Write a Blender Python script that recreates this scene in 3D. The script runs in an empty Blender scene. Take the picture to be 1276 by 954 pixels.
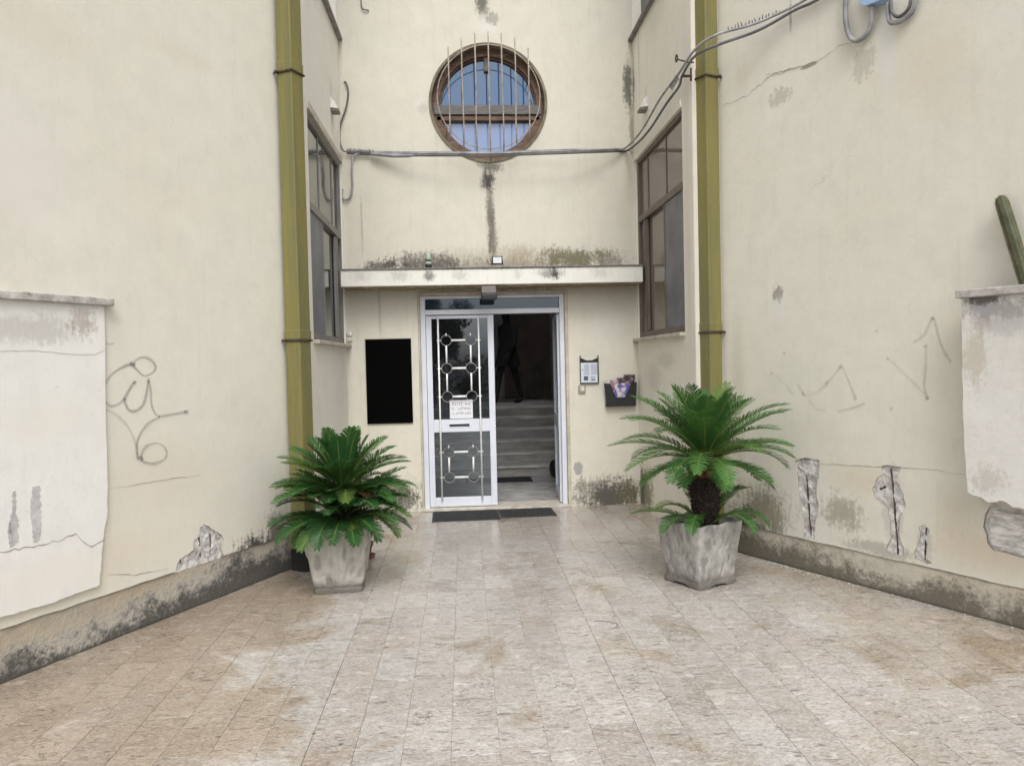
import bpy, bmesh, math, random
from mathutils import Vector, Matrix, noise as mnoise
R = math.radians
random.seed(7)
sc = bpy.context.scene
col = sc.collection

# ------------------------------------------------------------------ camera
YAW, PITCH, ROLL, FPX, W0, H0 = R(3.6), R(1.65), R(-1.3), 955.0, 1276.0, 954.0
CAM = Vector((-0.345, -8.54, 1.65))
_F = Vector((math.sin(YAW)*math.cos(PITCH), math.cos(YAW)*math.cos(PITCH), -math.sin(PITCH)))
_R0 = Vector((math.cos(YAW), -math.sin(YAW), 0)); _U0 = _R0.cross(_F)
_R = _R0*math.cos(ROLL) + _U0*math.sin(ROLL); _U = _U0*math.cos(ROLL) - _R0*math.sin(ROLL)
cd = bpy.data.cameras.new('camera'); cam = bpy.data.objects.new('camera', cd); col.objects.link(cam)
cd.sensor_fit = 'HORIZONTAL'; cd.sensor_width = 36; cd.lens = 36*FPX/W0; cd.clip_start = .05; cd.clip_end = 2000
mw = Matrix((_R, _U, -_F)).transposed().to_4x4(); mw.translation = CAM; cam.matrix_world = mw
sc.camera = cam

# ------------------------------------------------------------------ sky, sun, exposure
SUN_EL, SUN_AZ = R(50), R(176)      # azimuth from +Y, clockwise: behind the camera
world = bpy.data.worlds.new('World'); sc.world = world; world.use_nodes = True
wn = world.node_tree; wn.nodes.clear()
sky = wn.nodes.new('ShaderNodeTexSky'); sky.sky_type = 'NISHITA'; sky.sun_disc = False
sky.sun_elevation = SUN_EL; sky.sun_rotation = SUN_AZ; sky.air_density = 1.0; sky.dust_density = 4.0; sky.ozone_density = 1.0
hs = wn.nodes.new('ShaderNodeHueSaturation'); hs.inputs['Saturation'].default_value = .16
bg = wn.nodes.new('ShaderNodeBackground'); bg.inputs['Strength'].default_value = .15
wo = wn.nodes.new('ShaderNodeOutputWorld')
wn.links.new(sky.outputs[0], hs.inputs['Color']); wn.links.new(hs.outputs[0], bg.inputs['Color']); wn.links.new(bg.outputs[0], wo.inputs['Surface'])
sl = bpy.data.lights.new('sun', 'SUN'); sl.energy = 0.6; sl.angle = R(25); sl.color = (1, .965, .91)
sun = bpy.data.objects.new('sun', sl); col.objects.link(sun)
sdir = Vector((math.sin(SUN_AZ)*math.cos(SUN_EL), math.cos(SUN_AZ)*math.cos(SUN_EL), math.sin(SUN_EL)))
sun.rotation_euler = (-sdir).to_track_quat('-Z', 'Y').to_euler()
sun.location = sdir*30
vs = sc.view_settings; vs.view_transform = 'Standard'; vs.look = 'None'; vs.gamma = 1; vs.use_curve_mapping = False
vs.exposure = 0.58
sc.render.engine = 'CYCLES'

# ------------------------------------------------------------------ helpers
def ray(x, y): return _F + _R*((x-W0/2)/FPX) - _U*((y-H0/2)/FPX)
def on_plane(x, y, p, n):
    d = ray(x, y); return CAM + d*((Vector(p)-CAM).dot(n)/d.dot(n))
K = math.hypot(1, .5)
class Wall:                                # a wall face: local x along it, y up, z out of it
    def __init__(s, O, n):
        s.n = Vector(n).normalized(); s.s = Vector((-s.n.y, s.n.x, 0)); s.O = Vector(O)
        s.m = Matrix((s.s, Vector((0, 0, 1)), s.n)).transposed().to_4x4(); s.m.translation = s.O
    def uv(s, x, y, off=0):
        P = on_plane(x, y, s.O + s.n*off, s.n) - s.O
        return (P.dot(s.s), P.z)
    def w(s, u, z, off=0): return s.O + s.s*u + Vector((0, 0, z)) + s.n*off
BACK = Wall((0, 0, 0), (0, -1, 0))
LSIDE = Wall((-1.62, 0, 0), (1, 0, 0)); RSIDE = Wall((1.62, 0, 0), (-1, 0, 0))
LWING = Wall((-.65-1.075, -2.15, 0), (1, -.5, 0)); RWING = Wall((.77+1.075, -2.15, 0), (-1, -.5, 0))

def world_m(o):
    m = o.matrix_basis.copy()
    if o.parent: m = world_m(o.parent) @ o.matrix_parent_inverse @ m
    return m
def put(o, parent=None, world=False):
    col.objects.link(o)
    if parent is not None:
        o.parent = parent
        if world: o.matrix_parent_inverse = world_m(parent).inverted()
    return o
def tag(o, label=None, cat=None, group=None, kind=None):
    if label: o['label'] = label
    if cat: o['category'] = cat
    if group: o['group'] = group
    if kind: o['kind'] = kind
    return o
def thing(name, label, cat, loc=(0, 0, 0), group=None):
    o = bpy.data.objects.new(name, None); o.location = loc; o.empty_display_size = .1
    put(o); return tag(o, label, cat, group)

class MB:
    def __init__(s): s.v = []; s.f = []; s.sm = []
    def add(s, vs, fs, smooth=False):
        b = len(s.v); s.v += [tuple(v) for v in vs]; s.f += [tuple(i+b for i in f) for f in fs]; s.sm += [smooth]*len(fs); return s
    def box(s, a, b, c=0.0):
        (x0, y0, z0), (x1, y1, z1) = [min(p, q) for p, q in zip(a, b)], [max(p, q) for p, q in zip(a, b)]
        if c <= 0:
            vs = [(x, y, z) for z in (z0, z1) for y in (y0, y1) for x in (x0, x1)]
            return s.add(vs, [(0, 2, 3, 1), (4, 5, 7, 6), (0, 1, 5, 4), (2, 6, 7, 3), (0, 4, 6, 2), (1, 3, 7, 5)])
        bm = bmesh.new(); bmesh.ops.create_cube(bm, size=1)
        for v in bm.verts: v.co = ((x0+x1)/2+v.co.x*(x1-x0), (y0+y1)/2+v.co.y*(y1-y0), (z0+z1)/2+v.co.z*(z1-z0))
        bmesh.ops.bevel(bm, geom=bm.edges[:], offset=c, segments=2, affect='EDGES', profile=.5)
        bm.verts.index_update()
        s.add([v.co[:] for v in bm.verts], [[v.index for v in f.verts] for f in bm.faces]); bm.free(); return s
    def tube(s, pts, r, n=8, cap=True, closed=False):
        pts = [Vector(p) for p in pts]; rs = r if isinstance(r, (list, tuple)) else [r]*len(pts)
        N = len(pts); t0 = (pts[1]-pts[0]).normalized()
        a = t0.orthogonal().normalized(); rings = []; vs = []
        for i, p in enumerate(pts):
            if closed: t = (pts[(i+1) % N]-pts[i-1])
            else: t = pts[min(i+1, N-1)]-pts[max(i-1, 0)]
            t.normalize(); a = (a - t*a.dot(t))
            a = a.normalized() if a.length > 1e-6 else t.orthogonal().normalized()
            b = t.cross(a)
            for k in range(n):
                w = 2*math.pi*k/n; vs.append(p + (a*math.cos(w)+b*math.sin(w))*rs[i])
        fs = []
        for i in range(N if closed else N-1):
            j = (i+1) % N
            for k in range(n): fs.append((i*n+k, i*n+(k+1) % n, j*n+(k+1) % n, j*n+k))
        if cap and not closed: fs += [tuple(range(n-1, -1, -1)), tuple(range((N-1)*n, N*n))]
        return s.add(vs, fs, True)
    def lathe(s, prof, n=20, c=(0, 0, 0)):
        vs = []; fs = []
        for r, z in prof:
            for k in range(n):
                w = 2*math.pi*k/n; vs.append((c[0]+r*math.cos(w), c[1]+r*math.sin(w), c[2]+z))
        for i in range(len(prof)-1):
            for k in range(n): fs.append((i*n+k, i*n+(k+1) % n, (i+1)*n+(k+1) % n, (i+1)*n+k))
        fs += [tuple(range(n-1, -1, -1)), tuple(range((len(prof)-1)*n, len(prof)*n))]
        return s.add(vs, fs, True)
    def xf(s, m): s.v = [tuple(m @ Vector(v)) for v in s.v]; return s
    def mesh(s, name):
        me = bpy.data.meshes.new(name); me.from_pydata(s.v, [], s.f); me.polygons.foreach_set('use_smooth', s.sm); me.update(); return me
    def build(s, name, mat, parent=None, m=None, world=False):
        me = s.mesh(name); me.materials.append(mat)
        o = bpy.data.objects.new(name, me)
        if m is not None: o.matrix_basis = m
        return put(o, parent, world)

def plate_mesh(name, outline, holes, z0, z1):
    """flat slab with holes: outline and holes in local x,y, thickness from z0 to z1"""
    cu = bpy.data.curves.new(name, 'CURVE'); cu.dimensions = '2D'; cu.fill_mode = 'BOTH'; cu.extrude = (z1-z0)/2
    for pts in [outline]+list(holes):
        sp = cu.splines.new('POLY'); sp.points.add(len(pts)-1); sp.use_cyclic_u = True
        for p, q in zip(sp.points, pts): p.co = (q[0], q[1], 0, 1)
    o = bpy.data.objects.new(name, cu); col.objects.link(o)
    dg = bpy.context.evaluated_depsgraph_get(); dg.update()
    me = bpy.data.meshes.new_from_object(o.evaluated_get(dg)); me.name = name
    for v in me.vertices: v.co.z += (z0+z1)/2
    for p in me.polygons: p.use_smooth = False
    col.objects.unlink(o); bpy.data.objects.remove(o); bpy.data.curves.remove(cu)
    return me
def plate(name, wall, outline, holes, z0, z1, mat, parent, local=False, rim=None):
    me = plate_mesh(name, outline, holes, z0, z1); me.materials.clear(); me.materials.append(mat)
    if rim:
        me.materials.append(rim)
        for p in me.polygons:
            if abs(p.normal.z) < .5: p.material_index = 1
    o = bpy.data.objects.new(name, me)
    if not local: o.matrix_basis = wall.m
    return put(o, parent)
def jag(pts, amp, step, seed=0, closed=True):
    """break an outline into short uneven pieces"""
    rn = random.Random(seed); out = []; n = len(pts)
    for i in range(n if closed else n-1):
        a, b = Vector(pts[i][:2]), Vector(pts[(i+1) % n][:2]); L = (b-a).length; k = max(1, int(L/step))
        nn = Vector((-(b-a).y, (b-a).x)).normalized() if L > 0 else Vector((0, 0))
        for j in range(k):
            p = a.lerp(b, j/k); q = p + nn*rn.uniform(-amp, amp)*(1 if j else .4); out.append((q.x, q.y))
    if not closed: out.append(tuple(pts[-1][:2]))
    return out
def spline(pts, k=6):
    pts = [Vector(p) for p in pts]; out = []
    for i in range(len(pts)-1):
        p0, p1, p2, p3 = pts[max(i-1, 0)], pts[i], pts[i+1], pts[min(i+2, len(pts)-1)]
        for j in range(k):
            t = j/k
            out.append(.5*((2*p1)+(-p0+p2)*t+(2*p0-5*p1+4*p2-p3)*t*t+(-p0+3*p1-3*p2+p3)*t**3))
    return out+[pts[-1]]

# ------------------------------------------------------------------ materials
class NT:
    def __init__(s, name):
        s.mat = bpy.data.materials.new(name); s.mat.use_nodes = True; s.t = s.mat.node_tree
        s.p = s.t.nodes['Principled BSDF']; s.out = s.t.nodes['Material Output']
        s.tc = None; s.cache = {}
    def n(s, typ, out=0, props=None, **ins):
        nd = s.t.nodes.new(typ)
        for k, v in (props or {}).items(): setattr(nd, k, v)
        for k, v in ins.items():
            key = int(k[1:]) if k[0] == 'i' and k[1:].isdigit() else k.replace('_', ' ')
            s.set(nd.inputs[key], v)
        return nd.outputs[out]
    def set(s, sock, v):
        if isinstance(v, bpy.types.NodeSocket): s.t.links.new(v, sock)
        elif isinstance(v, (tuple, list)) and len(v) == 3 and sock.type == 'RGBA': sock.default_value = (*v, 1)
        else: sock.default_value = v
    def co(s, which='Object'):
        if s.tc is None: s.tc = s.t.nodes.new('ShaderNodeTexCoord')
        return s.tc.outputs[which]
    def pos(s): return s.n('ShaderNodeNewGeometry', 0)
    def map(s, v, loc=(0, 0, 0), scale=(1, 1, 1), rot=(0, 0, 0)):
        return s.n('ShaderNodeMapping', Vector=v, Location=loc, Scale=scale, Rotation=rot)
    def noise(s, v, scale, detail=4, rough=.6, dist=0):
        return s.n('ShaderNodeTexNoise', 0, Vector=v, Scale=scale, Detail=detail, Roughness=rough, Distortion=dist)
    def m(s, op, a, b=0.0, c=0.0, clamp=False):
        return s.n('ShaderNodeMath', props={'operation': op, 'use_clamp': clamp}, i0=a, i1=b, i2=c)
    def ramp(s, v, a, b, lo=0.0, hi=1.0):
        return s.n('ShaderNodeMapRange', props={'interpolation_type': 'SMOOTHSTEP'}, Value=v, From_Min=a, From_Max=b, To_Min=lo, To_Max=hi)
    def mix(s, fac, a, b, blend='MIX'):
        nd = s.t.nodes.new('ShaderNodeMix'); nd.data_type = 'RGBA'; nd.blend_type = blend
        s.set(nd.inputs[0], fac); s.set(nd.inputs[6], a); s.set(nd.inputs[7], b); return nd.outputs[2]
    def bump(s, h, strength=.3, dist=.01):
        s.set(s.p.inputs['Normal'], s.n('ShaderNodeBump', Height=h, Strength=strength, Distance=dist))
    def blob(s, v, s0, z0, rs, rz, nz, amp=.6, soft=.7, rot=0.0):
        d = s.n('ShaderNodeVectorMath', 1, props={'operation': 'LENGTH'}, i0=s.map(s.n('ShaderNodeVectorMath', props={'operation': 'SUBTRACT'}, i0=v, i1=(s0, z0, 0)), scale=(1/rs, 1/rz, 0), rot=(0, 0, rot)))
        d = s.m('ADD', d, s.m('MULTIPLY', s.m('SUBTRACT', nz, .5), amp*4.2))
        return s.ramp(d, 1.05, .95-soft, 0, 1)
def simple(name, c, rough=.6, var=.12, scale=8, bump=0, metal=0, spec=.4, dirt=None, stretch=(1, 1, 1)):
    t = NT(name); v = t.map(t.co(), scale=stretch)
    nz = t.noise(v, scale, 5)
    cc = t.mix(t.m('MULTIPLY', t.ramp(nz, .3, .7), 1.0), tuple(x*(1-var) for x in c), tuple(min(1, x*(1+var)) for x in c))
    if dirt:
        cc = t.mix(t.ramp(t.noise(v, scale*.6, 6, .7), .52, .72, 0, dirt[1]), cc, dirt[0])
    t.set(t.p.inputs['Base Color'], cc); t.p.inputs['Roughness'].default_value = rough; t.p.inputs['Metallic'].default_value = metal
    t.p.inputs['Specular IOR Level'].default_value = spec
    if bump: t.bump(t.noise(v, scale*3, 6, .65), bump, .01)
    return t.mat
def plaster(name, base, warm, blobs=(), bump=.12, streak=.5, rough=.85, grain=.75, speck=.30):
    """painted plaster in wall coordinates (x along, y up); blobs are stains with a place of their own"""
    t = NT(name); v = t.co()
    n1 = t.noise(v, .9, 5, .55); n2 = t.noise(v, 5, 6, .65); n3 = t.noise(v, 28, 5, .7)
    st = t.noise(t.map(v, scale=(9, .7, 1)), 1.6, 5, .6)
    c = t.mix(t.ramp(n1, .35, .68), base, warm)
    c = t.mix(t.ramp(n2, .38, .70, 0, .30), c, tuple(x*.82 for x in base)); c = t.mix(t.ramp(t.noise(t.map(v, loc=(1, 5, 0), scale=(1.6, 1, 1)), 11, 6, .75, 1.0), .50, .68, 0, .22), c, tuple(x*.80 for x in warm))
    c = t.mix(t.m('MULTIPLY', t.ramp(st, .52, .78), streak*.25), c, (.30, .28, .23))
    c = t.mix(t.ramp(n3, .62, .74, 0, speck), c, tuple(x*.62 for x in base)); c = t.mix(t.ramp(t.noise(v, 110, 4, .7), .5, .72, 0, .16), c, tuple(x*.6 for x in base)); c = t.mix(t.ramp(t.noise(t.map(v, scale=(1, .35, 1)), 3.5, 8, .75, .6), .56, .66, 0, .16), c, tuple(x*.78 for x in warm))
    c = t.mix(t.ramp(t.noise(t.map(v, loc=(7.3, 2.2, 0)), 2.2, 4, .5), .55, .8, 0, .5), c, tuple(min(.8, x*1.08) for x in base))
    dv = t.n('ShaderNodeVectorMath', props={'operation': 'ADD'}, i0=v, i1=t.n('ShaderNodeVectorMath', props={'operation': 'SCALE'}, i0=t.n('ShaderNodeTexNoise', 1, Vector=v, Scale=2.5, Detail=5), Scale=.35))
    ce = t.n('ShaderNodeTexVoronoi', 'Distance', props={'feature': 'DISTANCE_TO_EDGE'}, Vector=dv, Scale=.85)
    c = t.mix(t.m('MULTIPLY', t.ramp(ce, .0035, .0008), t.ramp(t.noise(t.map(v, loc=(2, 9, 0)), 1.1, 3, .5), .56, .70, 0, .28)), c, tuple(x*.5 for x in base))
    drip = t.noise(t.map(v, scale=(16, .45, 1)), 1.5, 6, .7)
    c = t.mix(t.m('MULTIPLY', t.ramp(drip, .56, .70), t.ramp(t.noise(t.map(v, loc=(4, 1, 0)), .9, 3, .5), .48, .68, 0, streak*.45)), c, tuple(x*.70 for x in warm))
    fine = t.m('ADD', t.m('MULTIPLY', n2, .35), t.m('ADD', t.m('MULTIPLY', n3, .35), t.m('MULTIPLY', t.noise(t.map(v, scale=(7, 1.2, 1)), 5, 6, .7), .3)))
    grit = t.m('ADD', t.m('MULTIPLY', t.noise(v, 55, 6, .8), .55), t.m('MULTIPLY', t.noise(t.map(v, scale=(1.6, .9, 1)), 17, 5, .75), .45))
    for b in blobs:
        k = t.blob(v, b[0], b[1], b[2], b[3], fine, b.get('amp', .7) if isinstance(b, dict) else (b[6] if len(b) > 6 else .7), b[7] if len(b) > 7 else .8, b[8] if len(b) > 8 else 0.0)
        c = t.mix(t.m('MULTIPLY', t.ramp(t.m('ADD', k, t.m('MULTIPLY', t.m('SUBTRACT', grit, .5), b[9] if len(b) > 9 else grain)), .08, 1.0), b[5]), c, b[4])
    t.set(t.p.inputs['Base Color'], c); t.p.inputs['Roughness'].default_value = rough; t.p.inputs['Specular IOR Level'].default_value = .2
    t.bump(t.m('ADD', t.m('MULTIPLY', n3, .55), t.m('ADD', t.m('MULTIPLY', n2, .9), t.m('MULTIPLY', n1, 1.2))), bump*1.6, .02)
    return t.mat

BLACKM = (.045, .045, .042); OLIVE = (.15, .14, .08); BROWN = (.27, .2, .11); CEMENT = (.33, .32, .31); PEACH = (.60, .49, .36); PALE = (.70, .69, .66); GREYST = (.22, .21, .18)
CREAM = (.67, .645, .56); CREAMW = (.73, .71, .635)

m_back = plaster('back_wall_plaster', CREAM, (.665, .63, .535), [
    (0, 2.72, 1.9, .32, (.34, .29, .21), .5, .4, 1.0), (0, 2.70, 1.9, .14, GREYST, .55, .6, 1.0), (-.75, 2.74, .75, .17, BLACKM, .75, 1.0, .9), (-1.2, 2.72, .3, .11, BLACKM, .7, 1.0, .8), (.95, 2.78, .75, .18, OLIVE, .9, .9, .9), (1.3, 2.74, .3, .1, GREYST, .7), (.35, 2.82, .5, .2, BROWN, .35, .8, 1),
    (-.005, 3.25, .085, .66, GREYST, .6, .4, .9), (-.005, 3.3, .06, .62, (.12, .11, .09), .6, .7, .8, 0, 1.6), (-.02, 3.66, .12, .2, BLACKM, .9, .7, .9, 0, 1.4), (0.02, 3.0, .09, .45, (.13, .11, .08), .6, .8, .9, 0, 1.4), (.01, 3.8, .2, .12, BLACKM, .7, .8, .9),
    (-.04, 5.7, .12, .5, GREYST, .8, .6, .8), (.0, 5.35, .2, .18, PALE, .6, .6), (-.05, 5.62, .1, .22, BLACKM, .5, .9), (.06, 5.42, .12, .1, GREYST, .6, 1.0),
    (1.56, 4.7, .09, .42, BLACKM, .8, .8, .9), (1.6, 4.2, .05, .5, OLIVE, .6, .8), (-.75, 4.5, .12, .12, PALE, .6, .7), (-.72, 4.45, .1, .1, GREYST, .25, 1.0),
    (-1.2, .2, .5, .26, OLIVE, .85, .9, .8), (-1.0, .12, .25, .2, BLACKM, .7, 1.1), (1.2, .12, .5, .27, GREYST, .85, .9, .6), (1.3, .1, .4, .2, BLACKM, .75, 1.1, .6), (.92, .42, .06, .09, CEMENT, .9, .8, .3), (1.5, .12, .25, .22, OLIVE, .6, 1.0),
    (0, 2.46, 1.6, .035, BROWN, .8, .8, .9), (-1.25, 2.2, .02, .5, GREYST, .35, 1.3), (1.25, 1.95, .3, .3, PALE, .25), (-1.42, 3.2, .015, .5, BROWN, .4, .9),
], bump=.10)
m_lside = plaster('left_side_plaster', (.83, .81, .745), (.81, .79, .72), [(-.567, 4.45, .16, .16, PALE, .9, .5, .5), (-.57, 4.15, .06, .2, BROWN, .35, .9), (-.6, .1, 1.3, .3, GREYST, .4, .5)], bump=.08)
m_rside = plaster('right_side_plaster', (.85, .82, .73), (.83, .79, .69), [(.0, 4.7, .12, .5, OLIVE, .75, .9), (.3, 4.9, .02, .6, BLACKM, .4, .9), (1.0, 5.2, .6, .6, (.62, .61, .52), .5), (1.99, 3.0, .13, 2.4, (.76, .70, .64), .8, .1), (.7, 1.45, .5, .22, GREYST, .2, .6), (1.2, 1.62, .5, .12, OLIVE, .2, .6), (.25, .2, .5, .4, OLIVE, .8, .9), (.1, .2, .2, .3, BLACKM, .6, 1.0), (.586, 4.4, .1, .12, PALE, .7, .5)], bump=.08)
def LU(x, y): return LWING.uv(x, y)
def RU(x, y): return RWING.uv(x, y)
def blobpx(U, x, y, rs, rz, c, k, *a): u = U(x, y); return (u[0], u[1], rs, rz, c, k, *a)
m_lwing = plaster('left_wing_plaster', CREAMW, (.72, .69, .60), [
    blobpx(LU, 40, 30, .5, .22, PEACH, .18), blobpx(LU, 230, 70, .55, .12, PEACH, .2, .5, 1, -.25), blobpx(LU, 20, 200, .5, .6, (.71, .67, .63), .5),
    blobpx(LU, 200, 590, .8, .45, (.66, .60, .51), .5, .5, 1.0), blobpx(LU, 150, 690, .7, .3, (.68, .60, .49), .45, .5, 1.0),
    blobpx(LU, 258, 680, .14, .17, (.50, .48, .46), .8, .6, .5), blobpx(LU, 320, 685, .28, .2, BLACKM, .95, 1.0, .7), blobpx(LU, 345, 670, .2, .32, (.12, .12, .10), .9, .8, .8), blobpx(LU, 300, 700, .35, .12, GREYST, .7, 1.0), blobpx(LU, 350, 640, .2, .5, GREYST, .35, .7, 1.0)], bump=.07, streak=.25)
m_rwing = plaster('right_wing_plaster', (.715, .695, .615), (.705, .675, .585), [
    blobpx(RU, 950, 640, .42, .38, OLIVE, .75, .8, .9), blobpx(RU, 930, 665, .34, .3, BLACKM, .95, .9, .8), blobpx(RU, 1050, 640, .3, .2, OLIVE, .55, .9, .9), blobpx(RU, 970, 690, .4, .15, BLACKM, .8, 1.0, .8),
    blobpx(RU, 1080, 600, .5, .2, PEACH, .4, .4, 1.0), blobpx(RU, 1230, 690, .7, .25, PEACH, .5, .4, 1.0), blobpx(RU, 1190, 640, .25, .25, PEACH, .35, .4, 1.0), blobpx(RU, 1100, 685, .5, .07, GREYST, .5, 1.0),
    blobpx(RU, 1150, 60, .5, .4, PEACH, .2), blobpx(RU, 925, 95, .12, .15, PEACH, .25), blobpx(RU, 1180, 100, .35, .4, PEACH, .15), blobpx(RU, 920, 500, .14, 1.2, (.5, .47, .38), .5, .5, 1.0),
    blobpx(RU, 1006, 620, .085, .34, (.50, .48, .46), .75, .5, .5), blobpx(RU, 1112, 630, .10, .34, (.52, .50, .47), .75, .6, .5), blobpx(RU, 1152, 680, .07, .16, (.50, .48, .45), .7, .6, .5), blobpx(RU, 1240, 650, .06, .2, (.36, .28, .2), .6, .6, .6),
    blobpx(RU, 1008, 82, .10, .022, (.25, .23, .2), .9, .3, .5, -.15), blobpx(RU, 935, 35, .3, .1, (.6, .6, .56), .7), blobpx(RU, 985, 20, .02, .2, OLIVE, .6, .5),
    blobpx(RU, 972, 120, .12, .08, GREYST, .35, 1.6, .4), blobpx(RU, 1075, 80, .1, .12, GREYST, .3, 1.6, .4), blobpx(RU, 1105, 60, .1, .5, (.68, .68, .66), .7, .6), blobpx(RU, 970, 366, .055, .075, GREYST, .7, 1.3, .3), blobpx(RU, 972, 384, .1, .14, (.68, .68, .66), .6, .4)], bump=.09, streak=.35)
def mould_plinth(name, seed, dark, base, brown, pale, mould):
    t = NT(name); v = t.map(t.co(), loc=(seed, 0, 0)); xy = t.n('ShaderNodeSeparateXYZ', 1, Vector=t.co()); xs = t.n('ShaderNodeSeparateXYZ', 0, Vector=t.co())
    n1 = t.noise(v, 2.2, 5, .6); n2 = t.noise(v, 12, 6, .75); n3 = t.noise(v, 45, 4, .7)
    c = t.mix(t.ramp(n1, .4, .62), base, brown); c = t.mix(t.ramp(n2, .4, .7, 0, .5), c, tuple(x*.6 for x in base))
    lim = t.m('ADD', t.m('ADD', t.m('MULTIPLY', t.m('SUBTRACT', n1, .5), .55), t.m('MULTIPLY', t.m('SUBTRACT', n2, .5), .16)), .10)
    lim = t.m('ADD', lim, t.m('MULTIPLY', dark(t, xs), 1.0))
    d = t.m('SUBTRACT', lim, xy); n4 = t.noise(v, 90, 4, .75)
    gr = t.m('ADD', t.m('MULTIPLY', t.m('SUBTRACT', n3, .5), .30), t.m('MULTIPLY', t.m('SUBTRACT', n2, .5), .22))
    c = t.mix(t.ramp(t.m('ADD', d, t.m('MULTIPLY', gr, .6)), -.16, .02, 0, .8), c, pale)
    c = t.mix(t.ramp(t.m('ADD', d, gr), -.10, .09, 0, .92), c, mould)
    c = t.mix(t.m('MULTIPLY', t.ramp(n4, .58, .66), .45), c, (.42, .41, .38))
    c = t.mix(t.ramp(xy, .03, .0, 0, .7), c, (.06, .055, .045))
    t.set(t.p.inputs['Base Color'], c); t.p.inputs['Roughness'].default_value = .9; t.bump(t.m('ADD', n2, n3), .5, .02); return t.mat
m_lplinth = mould_plinth('left_plinth_cement', 3.1, lambda t, x: t.ramp(x, -2.2, -.3, -.02, .10), (.45, .405, .33), (.43, .345, .235), (.52, .50, .46), (.052, .05, .046))
m_rplinth = mould_plinth('right_plinth_cement', 8.4, lambda t, x: t.ramp(x, .2, 1.6, .1, .02), (.56, .52, .44), (.57, .49, .38), (.48, .45, .38), (.125, .11, .08))
m_white_l = plaster('white_render_left', (.80, .80, .785), (.79, .78, .745), [
    blobpx(lambda a, b: LWING.uv(a, b, .025), 30, 410, .6, .13, (.42, .40, .39), .55, .9, .9), blobpx(lambda a, b: LWING.uv(a, b, .025), 100, 400, .13, .13, (.30, .22, .17), .5, .9, .9), blobpx(lambda a, b: LWING.uv(a, b, .025), 60, 520, .5, .2, (.76, .74, .66), .5), blobpx(lambda a, b: LWING.uv(a, b, .025), 60, 720, .6, .18, (.78, .75, .67), .6),
], bump=.11, streak=.3, speck=.55)
RB = .18
def RBU(x, y): return RWING.uv(x, y, RB)
m_white_r = plaster('white_render_right', (.72, .71, .69), (.69, .67, .62), [
    blobpx(RBU, 1240, 385, .3, .1, (.28, .27, .27), .75, .9, .8), blobpx(RBU, 1225, 372, .16, .05, (.08, .075, .07), .8, .9), blobpx(RBU, 1225, 400, .1, .06, (.38, .22, .14), .4, .8), blobpx(RBU, 1250, 400, .3, .14, (.34, .34, .35), .5, .5, .8),
    blobpx(RBU, 1215, 450, .1, .25, (.46, .42, .32), .6, .9), blobpx(RBU, 1230, 600, .15, .12, (.42, .40, .34), .5, 1.3), blobpx(RBU, 1260, 500, .3, .12, (.70, .69, .65), .6)], bump=.16, streak=.5, speck=.7)
m_broken = simple('broken_plaster_edge', (.34, .31, .27), .95, .3, 20, .6)
m_concrete = simple('raw_concrete', (.60, .585, .57), .95, .35, 16, 1.0, dirt=((.26, .25, .24), .8))
m_concrete_pale = simple('pale_raw_concrete', (.74, .73, .71), .95, .3, 11, 1.0, dirt=((.2, .19, .18), .8), stretch=(1, 3, 1))
m_coping = simple('coping_stone', (.46, .44, .42), .9, .3, 12, .7, dirt=((.12, .11, .10), .85))
m_canopy = plaster('canopy_paint', (.80, .79, .735), (.78, .765, .70), [(x, 2.57, rs, .10, BLACKM, k, .8, 1.0) for x, rs, k in ((-1.4, .2, .2), (-.7, .10, .7), (-.35, .15, .25), (.25, .1, .2), (.6, .25, .6), (.66, .07, .9), (1.15, .2, .2), (-1.0, .2, .25))] + [(0, 2.65, 1.9, .028, BLACKM, .7, .6)], bump=.15)
m_under = simple('canopy_soffit', (.30, .23, .15), .9, .3, 7, .5, dirt=((.55, .5, .42), .6))
m_flash = simple('grey_metal_flashing', (.20, .19, .18), .6, .3, 6, .2)
m_white = simple('white_aluminium', (.66, .69, .76), .32, .05, 3, 0, spec=.5)
m_whitebar = simple('cream_painted_bar', (.84, .84, .83), .4, .1, 12)
m_ringm = simple('dull_ring_metal', (.30, .30, .29), .45, .15, 12)
m_dark = simple('dark_plastic', (.022, .022, .024), .45, .2, 10)
m_black = simple('matt_black_board', (.0015, .0015, .0015), .9, .1, 4, spec=.05)
m_mat = simple('ribbed_rubber', (.035, .035, .038), .8, .35, 30, .6)
m_cable = simple('grey_cable', (.30, .30, .31), .55, .3, 9)
m_cable_d = simple('dark_cable', (.13, .13, .135), .55, .3, 9)
m_bluebox = simple('pale_blue_plastic', (.33, .47, .68), .4, .08, 5)
m_rust = simple('rusted_iron', (.075, .05, .04), .9, .4, 25, .6)
m_grille = simple('weathered_grille_iron', (.36, .31, .26), .7, .3, 20, .2, dirt=((.22, .12, .06), .8))
m_wood = simple('brown_window_wood', (.13, .075, .048), .6, .35, 9, .3, dirt=((.30, .25, .2), .6), stretch=(1, 1, 6))
m_reveal = simple('mouldy_reveal', (.20, .17, .125), .9, .3, 6, .4, dirt=((.10, .09, .07), .7))
m_railw = simple('grey_weathered_rail', (.15, .145, .145), .7, .25, 8, .2, stretch=(1, 6, 6))
m_alu_g = simple('grey_anodised_frame', (.19, .18, .17), .5, .15, 6, spec=.5)
m_alu_b = simple('brown_anodised_frame', (.125, .098, .08), .5, .15, 6, spec=.5)
m_panel = simple('grey_sheet_panel', (.165, .17, .19), .55, .2, 3, .05)
m_sill = simple('stone_sill', (.52, .48, .42), .8, .15, 12, .2, dirt=((.2, .17, .13), .5))
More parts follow.
